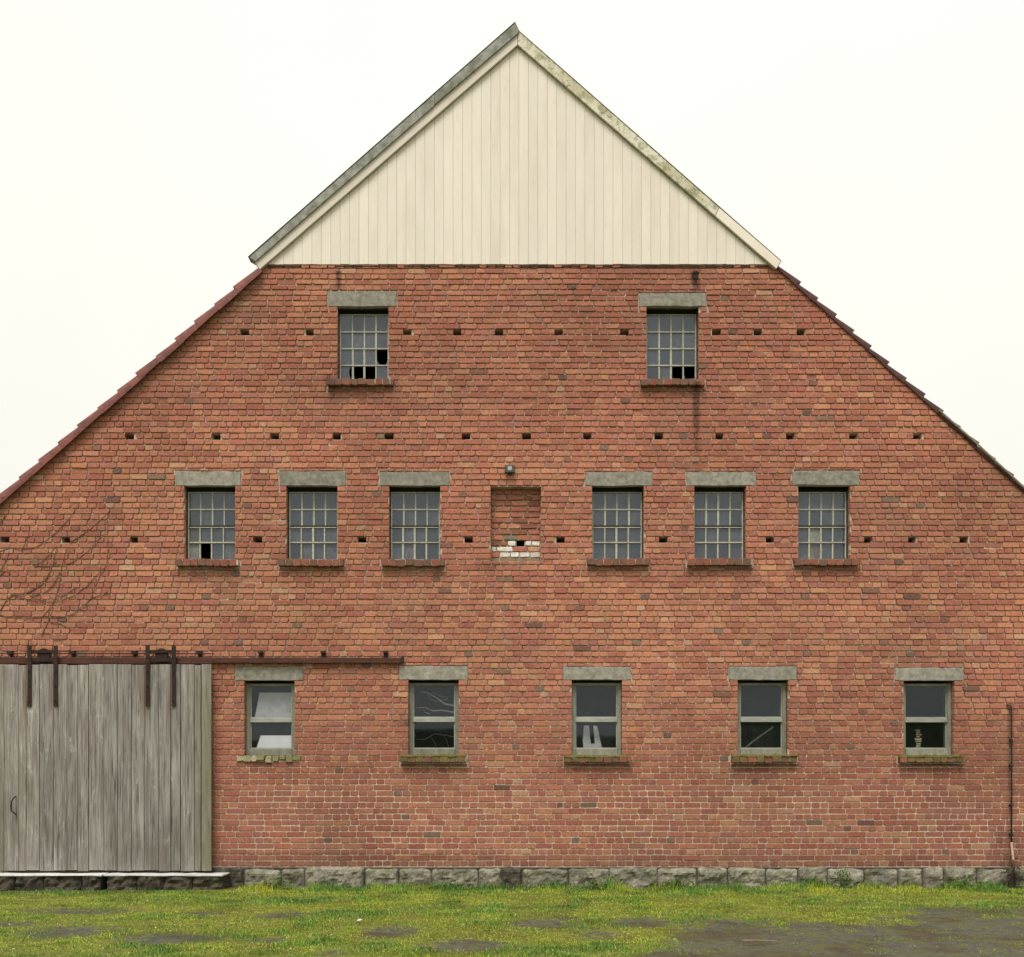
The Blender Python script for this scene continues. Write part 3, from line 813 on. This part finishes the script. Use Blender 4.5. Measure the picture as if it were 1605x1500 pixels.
# shell of the building
for sx in (WL, WR):
    zt = Z(427 + (406 - WL) * .889) if sx == WL else Z(425 + (WR - 1222) * .905)
    b = MB(); x0, x1 = (X(sx), X(sx) + .3) if sx == WL else (X(sx) - .3, X(sx)); b.box(x0, x1, .03, BACK - .3, -.2, zt)
    b.build("side_wall", 'mortar', barn)
b = MB(); b.prism([(X(WL), -.2), (X(WR), -.2), (X(WR), Z(425 + (WR - 1222) * .905)), (X(811), Z(64)), (X(WL), Z(427 + (406 - WL) * .889))], BACK - .3, BACK - .02)
b.build("rear_wall", 'mortar', barn)
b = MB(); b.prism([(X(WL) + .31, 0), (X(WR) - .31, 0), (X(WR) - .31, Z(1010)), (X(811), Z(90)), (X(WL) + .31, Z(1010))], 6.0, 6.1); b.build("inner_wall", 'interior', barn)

# ---- foundation stones
fb_ = MB(); fb_.box(X(300), X(WR), -.012, -.002, -.2, Z(1359.5)); found = fb_.build("foundation", 'dark_stone', barn)
joints = [334, 362, 383, 441, 478, 572, 625, 677, 750, 786, 818, 891, 955, 1030, 1092, 1140, 1200, 1250, 1296, 1354, 1407, 1445, 1478, 1530, 1580, 1640, 1700, 1780, 1850, 1905]
for i, (a, c_) in enumerate(zip(joints, joints[1:])):
    nx, nz = max(8, int((c_ - a) / 2.6)), 13
    seed = R.uniform(0, 100)
    yt = 1359.5 + R.uniform(-.8, 3.2); x0, x1, z0, z1 = X(a + .8), X(c_ - .8), -.12, Z(yt)
    bul = R.uniform(.015, .06); slope = R.uniform(-.03, .03)
    vs = []
    for kx in range(nx + 1):
        for kz in range(nz + 1):
            u, w = kx / nx, kz / nz
            e = min(u, 1 - u) * (c_ - a) / 4; e2 = min(w + .3, 1 - w) * 9
            dep = bul * min(1, e) ** .5 * min(1, e2) ** .5
            xx, zz = x0 + (x1 - x0) * u, z0 + (z1 - z0) * w
            dep += (.034 * mn.fractal(Vector((xx * 6 + seed, zz * 9, seed)), .9, 2, 5) + slope * (w - .5)) * min(1, e, e2)
            jz = .022 * mn.noise(Vector((xx * 8, seed, 0))) - .02 * max(0, 1 - e) if kz == nz else 0
            jx_ = .010 * mn.noise(Vector((seed, zz * 9, u))) if kx in (0, nx) else 0
            vs.append((xx + jx_, -.014 - dep, zz + jz))
    fs = [(kx * (nz + 1) + kz, (kx + 1) * (nz + 1) + kz, (kx + 1) * (nz + 1) + kz + 1, kx * (nz + 1) + kz + 1) for kx in range(nx) for kz in range(nz)]
    # top and side returns
    o_ = len(vs); topi = [kx * (nz + 1) + nz for kx in range(nx + 1)]
    vs += [(vs[q][0], 0.0, vs[q][2]) for q in topi]
    fs += [(topi[k], topi[k + 1], o_ + k + 1, o_ + k) for k in range(nx)]
    for kx in (0, nx):
        ids = [kx * (nz + 1) + kz for kz in range(nz + 1)]; o2 = len(vs)
        vs += [(vs[q][0], 0.0, vs[q][2]) for q in ids]
        fs += [(ids[k], ids[k + 1], o2 + k + 1, o2 + k) for k in range(nz)]
    mb = MB(); mb.add(vs, fs); mb.build("stone", 'dark_stone' if i in (0, 1, 9) else 'stone', found)

# ---- sliding door
DY = -.135
Xd = lambda q: Xf(q, DY)
Zd = lambda q: Zf(q, DY)
frame = MB(); frame.box(Xd(-9), Xd(330), DY + .031, DY + .06, Zd(1075), Zd(1062)); frame.box(Xd(-9), Xd(330), DY + .031, DY + .06, Zd(1350), Zd(1335)); frame.box(Xd(-9), Xd(330), DY + .031, DY + .06, Zd(1215), Zd(1200))
door = frame.build("sliding_door", 'grey_wood', barn)
tag(door, "weathered grey plank sliding door")
pe = [-12, 6, 29, 41, 62, 84, 105, 122, 139, 163, 184, 206, 226, 249, 268, 283, 305, 316, 332]
for i, (a, c_) in enumerate(zip(pe, pe[1:])):
    last = i == len(pe) - 2
    mb = MB(); yj = R.uniform(-.003, .004) - (.012 if last else 0)
    g = 1.3 if i == len(pe) - 3 else R.choice([.4, .55, .8])
    mb.box(Xd(a + .15), Xd(c_ - g), DY + yj, DY + .03, Zd(1365 + R.uniform(-1.0, .6)), Zd(1042 + R.uniform(-1, 1)))
    mb.build("plank", 'grey_wood', door, bevel=.003)
for sx, ybot in ((47, 1108), (88, 1107), (232, 1107), (273, 1107)):
    mb = MB(); mb.box(Xd(sx - 3.2), Xd(sx + 3.2), DY - .022, DY - .008, Zd(ybot), Zd(1012))
    st = mb.build("strap", 'rust', door, bevel=.002)
    for yy in (1052, 1075, 1098):
        mb = MB(); mb.tube([(Xd(sx), DY - .021, Zd(yy)), (Xd(sx), DY - .034, Zd(yy))], .011, 6); mb.build("bolt", 'rust', door)
for cxp in (67.5, 252.5):
    mb = MB()
    for (yy, hh) in ((1021, 2.2), (1034, 3)):
        mb.box(Xd(cxp - 22), Xd(cxp + 22), DY - .006, DY + .012, Zd(yy + hh), Zd(yy - hh))
    mb.build("hanger_plate", 'rust', door)
    mb = MB()
    ring = [(Xd(cxp) + math.cos(q / 18 * 6.2832) * .088, DY + .03, Zd(1026) + math.sin(q / 18 * 6.2832) * .088) for q in range(18)]
    n = 18
    vs = [(x, y - .02, z) for x, y, z in ring] + [(x, y + .02, z) for x, y, z in ring]
    mb.add(vs, [tuple(range(n)), tuple(range(n, 2 * n))] + [(k, (k + 1) % n, n + (k + 1) % n, n + k) for k in range(n)])
    mb.build("wheel", 'rust', door, bevel=.006)
mb = MB(); hx = Xd(24)
mb.tube([(hx + .01, DY - .002, Zd(1248)), (hx - .0, DY - .05, Zd(1251)), (hx - .022, DY - .06, Zd(1256)), (hx - .026, DY - .06, Zd(1265)), (hx - .022, DY - .06, Zd(1271)), (hx + .008, DY - .05, Zd(1274)), (hx + .014, DY - .002, Zd(1277))], .009, 6)
mb.build("handle", 'rust', door, smooth=True)
Xd = lambda q: Xf(q, -.08)
Zd = lambda q: Zf(q, -.08)
# rail
mb = MB(); mb.box(Xd(WL + 40), Xd(334), -.085, -.055, Zd(1040.5), Zd(1030.5)); mb.box(Xd(334), Xd(628), -.085, -.055, Zd(1039), Zd(1031))
mb.box(Xd(WL + 40), Xd(628), -.055, -.035, Zd(1034), Zd(1031.5))
rail = mb.build("door_rail", 'rail_rust', barn, bevel=.003)
tag(rail, "rusty horizontal door rail bolted to the brickwork")
mb = MB(); mb.tube([(Xd(WL + 40), -.07, Zd(1023)), (Xd(336), -.07, Zd(1024.5))], .007, 6); mb.build("guard_rod", 'rust', rail)
for bx_ in (-170, -80, 15, 113, 210, 312):
    mb = MB(); mb.box(Xd(bx_ - 4.5), Xd(bx_ + 3.5), -.085, 0, Zd(1025.5), Zd(1020)); mb.box(Xd(bx_ - 1.3), Xd(bx_ + 1.6), -.05, -.03, Zd(1031), Zd(1020)); mb.build("rail_bracket", 'rust', rail, bevel=.003)
for bx_ in (408, 506, 604):
    mb = MB(); mb.box(Xd(bx_ - 3), Xd(bx_ + 3), -.06, 0, Zd(1031), Zd(1020.5)); mb.box(Xd(bx_ - 3.6), Xd(bx_ + 3.6), -.088, -.01, Zd(1024), Zd(1021)); mb.build("rail_bracket", 'rust', rail, bevel=.003)
mb = MB(); mb.prism([(Xd(627), Zd(1039)), (Xd(632), Zd(1038)), (Xd(632), Zd(1027)), (Xd(628), Zd(1031))], -.095, -.02); mb.build("rail_stop", 'rust', rail)

# ---- threshold before the door
th = empty("door_threshold", (X(180), -.3, 0))
tag(th, "pair of pale concrete slabs on dark rubble under the sliding door", "threshold")
def child(o, p):
    o.parent = p; o.matrix_parent_inverse = p.matrix_world.inverted() if False else o.matrix_parent_inverse
    o.location = -p.location
    return o
for (a, c_, zt) in ((-140, 176, Z(1367)), (178.5, 361, Z(1367))):
    mb = MB(); n = 14
    top = [(X(a + (c_ - a) * i / n), zt + R.uniform(-.004, .004)) for i in range(n + 1)]
    bot = [(X(a + (c_ - a) * i / n), zt - .020 + R.uniform(-.005, .005)) for i in range(n, -1, -1)]
    mb.prism(top[::-1] + bot[::-1], -.36, -.015)
    child(mb.build("slab", 'slab', bevel=.006), th)
for (a, c_) in [(-140, -70), (-68, -12), (-10, 40), (41, 84), (85, 142), (143, 172), (182, 226), (227, 268), (269, 312), (313, 358)]:
    mb = MB(); nx, nz = 9, 5; seed = R.uniform(0, 50); vs = []
    for kx in range(nx + 1):
        for kz in range(nz + 1):
            u, w = kx / nx, kz / nz; e = min(1, min(u, 1 - u) * 7)
            xx = X(a) + (X(c_) - X(a)) * u; zz = -.06 + (Z(1367) - .018 + .06) * w
            vs.append((xx, -.30 - .05 * e + .05 * mn.fractal(Vector((xx * 8 + seed, zz * 16, seed)), 1, 2, 4), zz))
    fs = [(kx * (nz + 1) + kz, (kx + 1) * (nz + 1) + kz, (kx + 1) * (nz + 1) + kz + 1, kx * (nz + 1) + kz + 1) for kx in range(nx) for kz in range(nz)]
    o_ = len(vs)
    for kx in (0, nx):
        ids = [kx * (nz + 1) + kz for kz in range(nz + 1)]; o2 = len(vs)
        vs += [(vs[q][0], -.05, vs[q][2]) for q in ids]; fs += [(ids[k], ids[k + 1], o2 + k + 1, o2 + k) for k in range(nz)]
    mb.add(vs, fs); child(mb.build("rubble_stone", 'dark_stone'), th)

# ---- wall lamp
lp = empty("wall_lamp", (X(799), 0, Z(738)))
tag(lp, "small square floodlight mounted above the bricked-up window", "lamp")
mb = MB(); mb.box(-.068, .068, -.10, -.045, -.052, .052); mb.build("housing", 'lamp_body', lp, bevel=.008)
mb = MB(); mb.box(-.028, .028, -.104, -.101, -.022, .034); mb.build("lens", 'lamp_glass', lp, bevel=.001)
mb = MB(); mb.box(-.02, .02, -.045, -.008, -.02, .02); mb.box(-.03, .03, -.06, -.04, -.066, -.054); mb.build("bracket", 'lamp_body', lp)

# ---- pipe on the right
pp = empty("wall_pipe", (X(1583), 0, 0))
tag(pp, "thin black pipe running down the brick wall near the right edge", "pipe")
mb = MB(); mb.tube([(-.052, .0, Z(1105)), (-.05, -.035, Z(1105)), (-.01, -.045, Z(1106.5)), (0, -.045, Z(1112)), (.003, -.045, Z(1200)), (-.002, -.045, Z(1325))], .008, 8); mb.build("pipe", 'black_pipe', pp, smooth=True)
mb = MB(); mb.tube([(-.002, -.047, Z(1320)), (.004, -.10, Z(1357)), (.004, -.11, Z(1372)), (.006, -.11, -.05)], .016, 8); mb.build("sleeve", 'tan_pipe', pp, smooth=True)
for yy in (1160, 1200, 1262, 1308):
    mb = MB(); mb.box(-.02, .02, -.058, -.004, Z(yy + 1.5), Z(yy - 1.5)); mb.build("clamp", 'black_pipe', pp, bevel=.004)

# ---- bare climbing vine
vine = empty("climbing_vine", (X(60), 0, 0))
tag(vine, "bare brown climber stems sprawling over the brick wall above the sliding door", "vine")
stems = [[(-40, 560), (0, 530), (90, 500), (250, 500), (380, 430), (490, 330), (560, 250), (620, 150)], [(560, 450), (700, 360), (790, 280), (870, 200)],
 [(270, 640), (400, 640), (540, 620), (650, 560), (760, 450), (850, 360)], [(0, 720), (50, 680), (90, 700)], [(90, 860), (200, 858), (330, 770), (400, 680), (440, 540), (455, 490)],
 [(0, 1000), (60, 905), (110, 870), (180, 890), (300, 905), (430, 910), (560, 880), (690, 790), (790, 680), (890, 610)],
 [(-60, 990), (0, 1015), (90, 1040), (300, 1040), (520, 1035), (620, 980), (720, 890), (760, 780), (830, 640), (850, 500), (845, 300), (860, 200)],
 [(340, 1040), (420, 930), (470, 800), (490, 640), (530, 500)], [(180, 500), (220, 430), (240, 320)], [(0, 310), (60, 240)], [(0, 690), (60, 590), (80, 500)],
 [(230, 850), (350, 770), (410, 660), (430, 600)], [(240, 872), (350, 850), (430, 770), (480, 690)], [(330, 1180), (380, 1080), (420, 980)], [(470, 880), (540, 850), (600, 800)],
 [(300, 640), (380, 560), (450, 480)], [(700, 900), (800, 860), (850, 840)], [(400, 1080), (480, 1090), (560, 1140)]]
for st in stems:
    pts = [Vector((X(x / 5) - X(60), -.026, Z(760 + y / 5))) for x, y in st]
    fine = []
    for i in range(len(pts) - 1):
        p0, p1, p2, p3 = pts[max(i - 1, 0)], pts[i], pts[i + 1], pts[min(i + 2, len(pts) - 1)]
        for q in range(5):
            s_ = q / 5
            fine.append(.5 * ((2 * p1) + (p2 - p0) * s_ + (2 * p0 - 5 * p1 + 4 * p2 - p3) * s_ ** 2 + (3 * p1 - p0 - 3 * p2 + p3) * s_ ** 3) + Vector((R.uniform(-.004, .004), R.uniform(-.006, .004), R.uniform(-.004, .004))))
    fine.append(pts[-1])
    mb = MB(); nn = len(fine); mb.tube(fine, [.0058 - .0034 * i / nn for i in range(nn)], 5); mb.build("stem", 'vine', vine, smooth=True)

# ------------------------------------------------------------------ ground
patches = []
for (px, py, rx, ry, st) in ((125, 1427, 85, 5, .9), (440, 1433, 36, 4.5, 1.1), (110, 1458, 75, 10, .8), (270, 1470, 75, 7, 1.0), (430, 1471, 34, 6, .8), (330, 1430, 40, 3, .5),
                             (608, 1458, 40, 8, .9), (735, 1480, 62, 11, .95), (890, 1436, 26, 4, .8), (1005, 1444, 40, 7, 1.2), (850, 1447, 60, 9, .75), (1480, 1426, 50, 5, 1.0),
                             (30, 1445, 60, 5, .5), (520, 1492, 30, 5, .5), (820, 1393, 40, 3, .6), (940, 1462, 50, 8, .5)):
    x0, y0 = ground(px, py); x1, _ = ground(px + rx, py); _, y1 = ground(px, py + ry); _, y2 = ground(px, py - ry)
    patches.append((x0, y0, x1 - x0, abs(y1 - y2) / 2, st))
mudline = [(960, 1530), (1030, 1500), (1055, 1470), (1072, 1446), (1120, 1440), (1250, 1444), (1290, 1452), (1350, 1450), (1420, 1442), (1470, 1434), (1605, 1428), (1900, 1424), (2600, 1420)]
mud_w = [ground(*q) for q in mudline]
mxs = [q[0] for q in mud_w]; mys = [q[1] for q in mud_w]
def turf(x, y):
    n = mn.noise(Vector((x * 1.3, y * 1.6, 3))) ; n2 = mn.noise(Vector((x * 4.5, y * 6, 8)))
    v = .80 + .30 * n + .26 * n2 + .18 * mn.noise(Vector((x * 12, y * 15, 1)))
    for (cx_, cy_, rx, ry, st) in patches:
        d = ((x - cx_) / rx) ** 2 + ((y - cy_) / ry) ** 2
        if d < 4: v -= st * math.exp(-d * 1.1) * (1 + .8 * n2)
    if x > mxs[0] :
        ym = float(np.interp(x, mxs, mys))
        dd = (ym - y) + .75 * n2 + .75 * n + .5 * mn.noise(Vector((x * 2.4, y * 3, 40))) + .25 * mn.noise(Vector((x * 11, y * 14, 4)))      # positive in the mud
        v -= 1.05 * max(0, min(1, dd / .9 + .45))
    if y < -6.5: v = max(v, .35 + .4 * n)
    return max(0, min(1, v))
def axis(lo, hi, st, far):
    a = list(np.arange(lo, hi + 1e-6, st)); d = st; q = lo; left = []
    while q > -far: d *= 1.6; q -= d; left.append(q)
    d = st; q = hi; right = []
    while q < far: d *= 1.6; q += d; right.append(q)
    return left[::-1] + a + right
gx = axis(-9.2, 9.2, .055, 900); gy = axis(-6.8, .2, .05, 900)
vs = []; tf = []
for y in gy:
    for x in gx:
        near = -10 < x < 10 and -8 < y < 1
        tv = turf(x, y) if near else .55 + .3 * mn.noise(Vector((x * .2, y * .2, 1)))
        z = 0
        if near: z = .02 * mn.noise(Vector((x * .9, y * .9, 0))) + .008 * mn.noise(Vector((x * 5, y * 5, 2))) + .018 * (tv - .6) - .012
        vs.append((x, y, z)); tf.append(tv)
nx = len(gx)
fs = [(j * nx + i, j * nx + i + 1, (j + 1) * nx + i + 1, (j + 1) * nx + i) for j in range(len(gy) - 1) for i in range(nx - 1)]
me = bpy.data.meshes.new("ground"); me.from_pydata(vs, [], fs)
a = me.attributes.new('turf', 'FLOAT', 'POINT'); a.data.foreach_set('value', np.array(tf, dtype=np.float32))
for p in me.polygons: p.use_smooth = True
me.materials.append(M['ground'])
gnd = bpy.data.objects.new("ground", me); C.objects.link(gnd); tag(gnd, kind='structure')

# hills behind the viewer (they show only as reflections in the low panes)
hb = MB(); n = 160; vs = []
for i in range(n + 1):
    an = math.pi * (1.08 + .84 * i / n); rr = 150
    x, y = rr * math.cos(an) * 1.6, rr * math.sin(an)
    h = 10.2 + 2.0 * mn.noise(Vector((i * .05, 2, 0))) + 1.0 * mn.noise(Vector((i * .3, 5, 0))) + .5 * mn.noise(Vector((i * 1.1, 9, 0)))
    vs += [(x, y, -.5), (x * 1.12, y * 1.12, h), (x * 1.7, y * 1.7, h * .6), (x * 1.8, y * 1.8, -.5)]
fs = [(i * 4 + k, (i + 1) * 4 + k, (i + 1) * 4 + k + 1, i * 4 + k + 1) for i in range(n) for k in range(3)]
hb.add(vs, fs); tag(hb.build("hills", 'hill', smooth=True), kind='structure')

# ---- grass
gr = np.random.default_rng(5)
V = []; F = []; COL = []
def blade(x, y, z, h, w, ang, lean, col):
    o = len(V); dx, dy = math.cos(ang) * w / 2, math.sin(ang) * w / 2
    lx, ly = math.cos(lean[0]) * lean[1] * h, math.sin(lean[0]) * lean[1] * h
    V.extend([(x - dx, y - dy, z), (x + dx, y + dy, z), (x + lx * .4 + dx * .7, y + ly * .4 + dy * .7, z + h * .6), (x + lx * .4 - dx * .7, y + ly * .4 - dy * .7, z + h * .6), (x + lx, y + ly, z + h)])
    F.extend([(o, o + 1, o + 2, o + 3), (o + 3, o + 2, o + 4)]); COL.extend([col] * 5)
def gz(x, y): return .02 * mn.noise(Vector((x * .9, y * .9, 0))) - .012
cnt = 0
for _ in range(300000):
    x = gr.uniform(-9, 9); y = -6.6 * gr.random() - .02
    if x < X(380) and y > -.5: continue
    tv = turf(x, y)
    nearwall = max(0, 1 - (-y) / .9)
    dens = max(0, (tv - .30) / .6)
    dens = max(dens, nearwall * .9 if y > -.5 else 0)
    mossy = mn.noise(Vector((x * 2.3, y * 3.1, 50)))
    if mossy > .05: dens = max(dens, .4 * min(1, (mossy - .05) * 3))
    if gr.random() > dens: continue
    q = mn.noise(Vector((x * .8, y * 1.1, 20))); q2 = mn.noise(Vector((x * 3.1, y * 3.7, 31)))
    lush = max(0, min(1, .42 + 1.2 * q + .8 * q2 + nearwall * .5))
    h = (.010 + .016 * lush * gr.uniform(.5, 1.4) * (1 + 1.3 * max(0, q2))) * (.35 + .85 * tv) + nearwall ** 2 * .085 * gr.uniform(.1, 1.3) * max(.15, .95 + 2.4 * mn.noise(Vector((x * 2.6, 3, 61))))
    r_ = gr.random()
    g0 = np.array((.052, .118, .015)) * lush + np.array((.21, .235, .014)) * (1 - lush)
    if r_ < .06: g0 = np.array((.24, .20, .09))
    elif r_ < .12: g0 = np.array((.17, .19, .03))
    g0 = g0 * gr.uniform(.7, 1.45) * 1.5 * (1 + .45 * mn.noise(Vector((x * 2.2, y * 2.6, 77))))
    blade(x, y, gz(x, y), h, gr.uniform(.005, .010), gr.uniform(-.9, .9), (gr.uniform(0, 6.28), gr.uniform(.1, .9)), tuple(g0))
for _ in range(26000):          # broad little leaves: clover, daisies, plantain, and a few fallen brown ones
    x = gr.uniform(-8.5, 8.5); y = -6.0 * gr.random() ** 1.3 - .05
    if x < X(380) and y > -.55: continue
    tv = turf(x, y); cl = mn.noise(Vector((x * 1.9, y * 2.4, 90))) + max(0, .5 + y) * .5
    brown = gr.random() < .05
    if not brown and (tv < .45 or cl < .12): continue
    if brown and gr.random() < .6: continue
    l, w = gr.uniform(.014, .036), gr.uniform(.010, .022); an = gr.uniform(0, 6.28); tl_ = gr.uniform(-.1, .7)
    z = gz(x, y) + gr.uniform(.008, .03); o = len(V); ca, sa_ = math.cos(an), math.sin(an)
    V.extend([(x, y, z), (x + ca * l * .5 - sa_ * w / 2, y + sa_ * l * .5 + ca * w / 2, z + tl_ * l * .5), (x + ca * l, y + sa_ * l, z + tl_ * l * .8), (x + ca * l * .5 + sa_ * w / 2, y + sa_ * l * .5 - ca * w / 2, z + tl_ * l * .5)])
    F.append((o, o + 1, o + 2, o + 3))
    c0 = np.array((.11, .065, .035)) if brown else np.array((.050, .105, .018)) * (1 + cl)
    if not brown and gr.random() < .012: c0 = np.array((.6, .6, .55))
    COL.extend([tuple(c0 * gr.uniform(.7, 1.4))] * 4)
me = bpy.data.meshes.new("grass"); me.from_pydata(V, [], F)
a = me.color_attributes.new('col', 'FLOAT_COLOR', 'POINT'); arr = np.ones((len(V), 4), dtype=np.float32); arr[:, :3] = np.array(COL, dtype=np.float32); a.data.foreach_set('color', arr.ravel())
me.materials.append(M['grass'])
go = bpy.data.objects.new("grass", me); C.objects.link(go); tag(go, "short patchy green grass and moss in front of the barn", "grass", kind='stuff')

# ---- weeds along the wall
def weed(px, yw, hgt, n, spread, mat, label, group=None):
    hgt *= 1.35; n = int(n * 1.3)
    e = empty("weed", (X(px), yw, 0)); tag(e, label, "weed", group)
    mb = MB()
    for i in range(n):
        an = R.uniform(0, 6.28); rad = spread * math.sqrt(R.random()); zz = hgt * R.random() ** .8 * (1 - .5 * rad / spread)
        x, y = math.cos(an) * rad, math.sin(an) * rad * .5
        l, w = R.uniform(.03, .065), R.uniform(.018, .034); a2 = R.uniform(0, 6.28); tilt = R.uniform(-.4, .9)
        d = Vector((math.cos(a2) * math.cos(tilt), math.sin(a2) * math.cos(tilt), math.sin(tilt))); u = d.cross(Vector((0, 0, 1))).normalized()
        p = Vector((x, y, zz)); mb.add([p, p + d * l * .5 + u * w / 2, p + d * l, p + d * l * .5 - u * w / 2], [(0, 1, 2, 3)])
    mb.build("leaves", mat, e)
    mb = MB()
    for i in range(max(3, n // 14)):
        an = R.uniform(0, 6.28); rad = spread * .7 * R.random()
        mb.tube([(0, 0, -.02), (math.cos(an) * rad * .6, math.sin(an) * rad * .4, hgt * .5), (math.cos(an) * rad, math.sin(an) * rad * .5, hgt * R.uniform(.7, 1))], .0025, 4)
    mb.build("stems", mat, e)
weed(1312, -.20, .22, 130, .16, 'leaf', "tallest leafy green weed against the foundation, left of the rightmost low window")
weed(1060, -.22, .13, 110, .20, 'leaf', "low leafy weed clump at the foundation between the two central-right low windows")
weed(930, -.26, .09, 90, .18, 'leaf', "low weed clump at the foundation under the middle low window")
weed(440, -.22, .12, 90, .20, 'leaf', "leafy weed clump at the foundation just right of the door threshold")
weed(1505, -.2, .14, 90, .18, 'leaf', "dark green weed clump at the foundation just left of the wall pipe")
weed(700, -.24, .09, 80, .25, 'leaf', "low weed clump in front of the foundation under the second low window")
d_ = weed(1583, -.13, .30, 120, .12, 'dry_leaf', "dark withered creeper tuft around the foot of the wall pipe")

# ---- litter, stick and pebbles on the ground
x, y = ground(563, 1446)
mb = MB(); mb.add([(-.035, 0, .03), (.01, -.02, .035), (.045, .0, .055), (.03, .03, .05), (-.01, .03, .06), (0, .01, .025)], [(0, 1, 3, 4), (1, 2, 3), (0, 5, 1)])
o = mb.build("paper_scrap", 'litter'); o.scale = (.75, .75, .6); o.location = (x, y, .0); tag(o, "small white paper scrap lying in the grass", "litter")
x, y = ground(1190, 1478)
mb = MB(); mb.tube([(-.15, .02, .02), (-.05, 0, .022), (.05, -.005, .022), (.17, .01, .018)], [.008, .007, .006, .004], 6)
o = mb.build("fallen_stick", 'stick'); o.location = (x, y, 0); tag(o, "tan broken stick lying on the bare wet ground", "stick")
pb = MB()
for _ in range(200):
    px, py = R.uniform(1060, 1640), R.uniform(1440, 1515)
    x, y = ground(px, py)
    if turf(x, y) > .4: continue
    r_ = R.uniform(.003, .009) * (1.7 if R.random() < .06 else 1)
    vs = [(x + r_ * sx * R.uniform(.6, 1.2), y + r_ * sy * R.uniform(.6, 1.2), -.008 + r_ * (1 + sz) * .8) for sx, sy, sz in ((-1, 0, 0), (1, 0, 0), (0, -1, 0), (0, 1, 0), (0, 0, 1), (0, 0, -1))]
    pb.add(vs, [(0, 2, 4), (2, 1, 4), (1, 3, 4), (3, 0, 4), (2, 0, 5), (1, 2, 5), (3, 1, 5), (0, 3, 5)])
tag(pb.build("gravel", 'stone'), "scattered small pebbles on the bare ground at lower right", "gravel", kind='stuff')
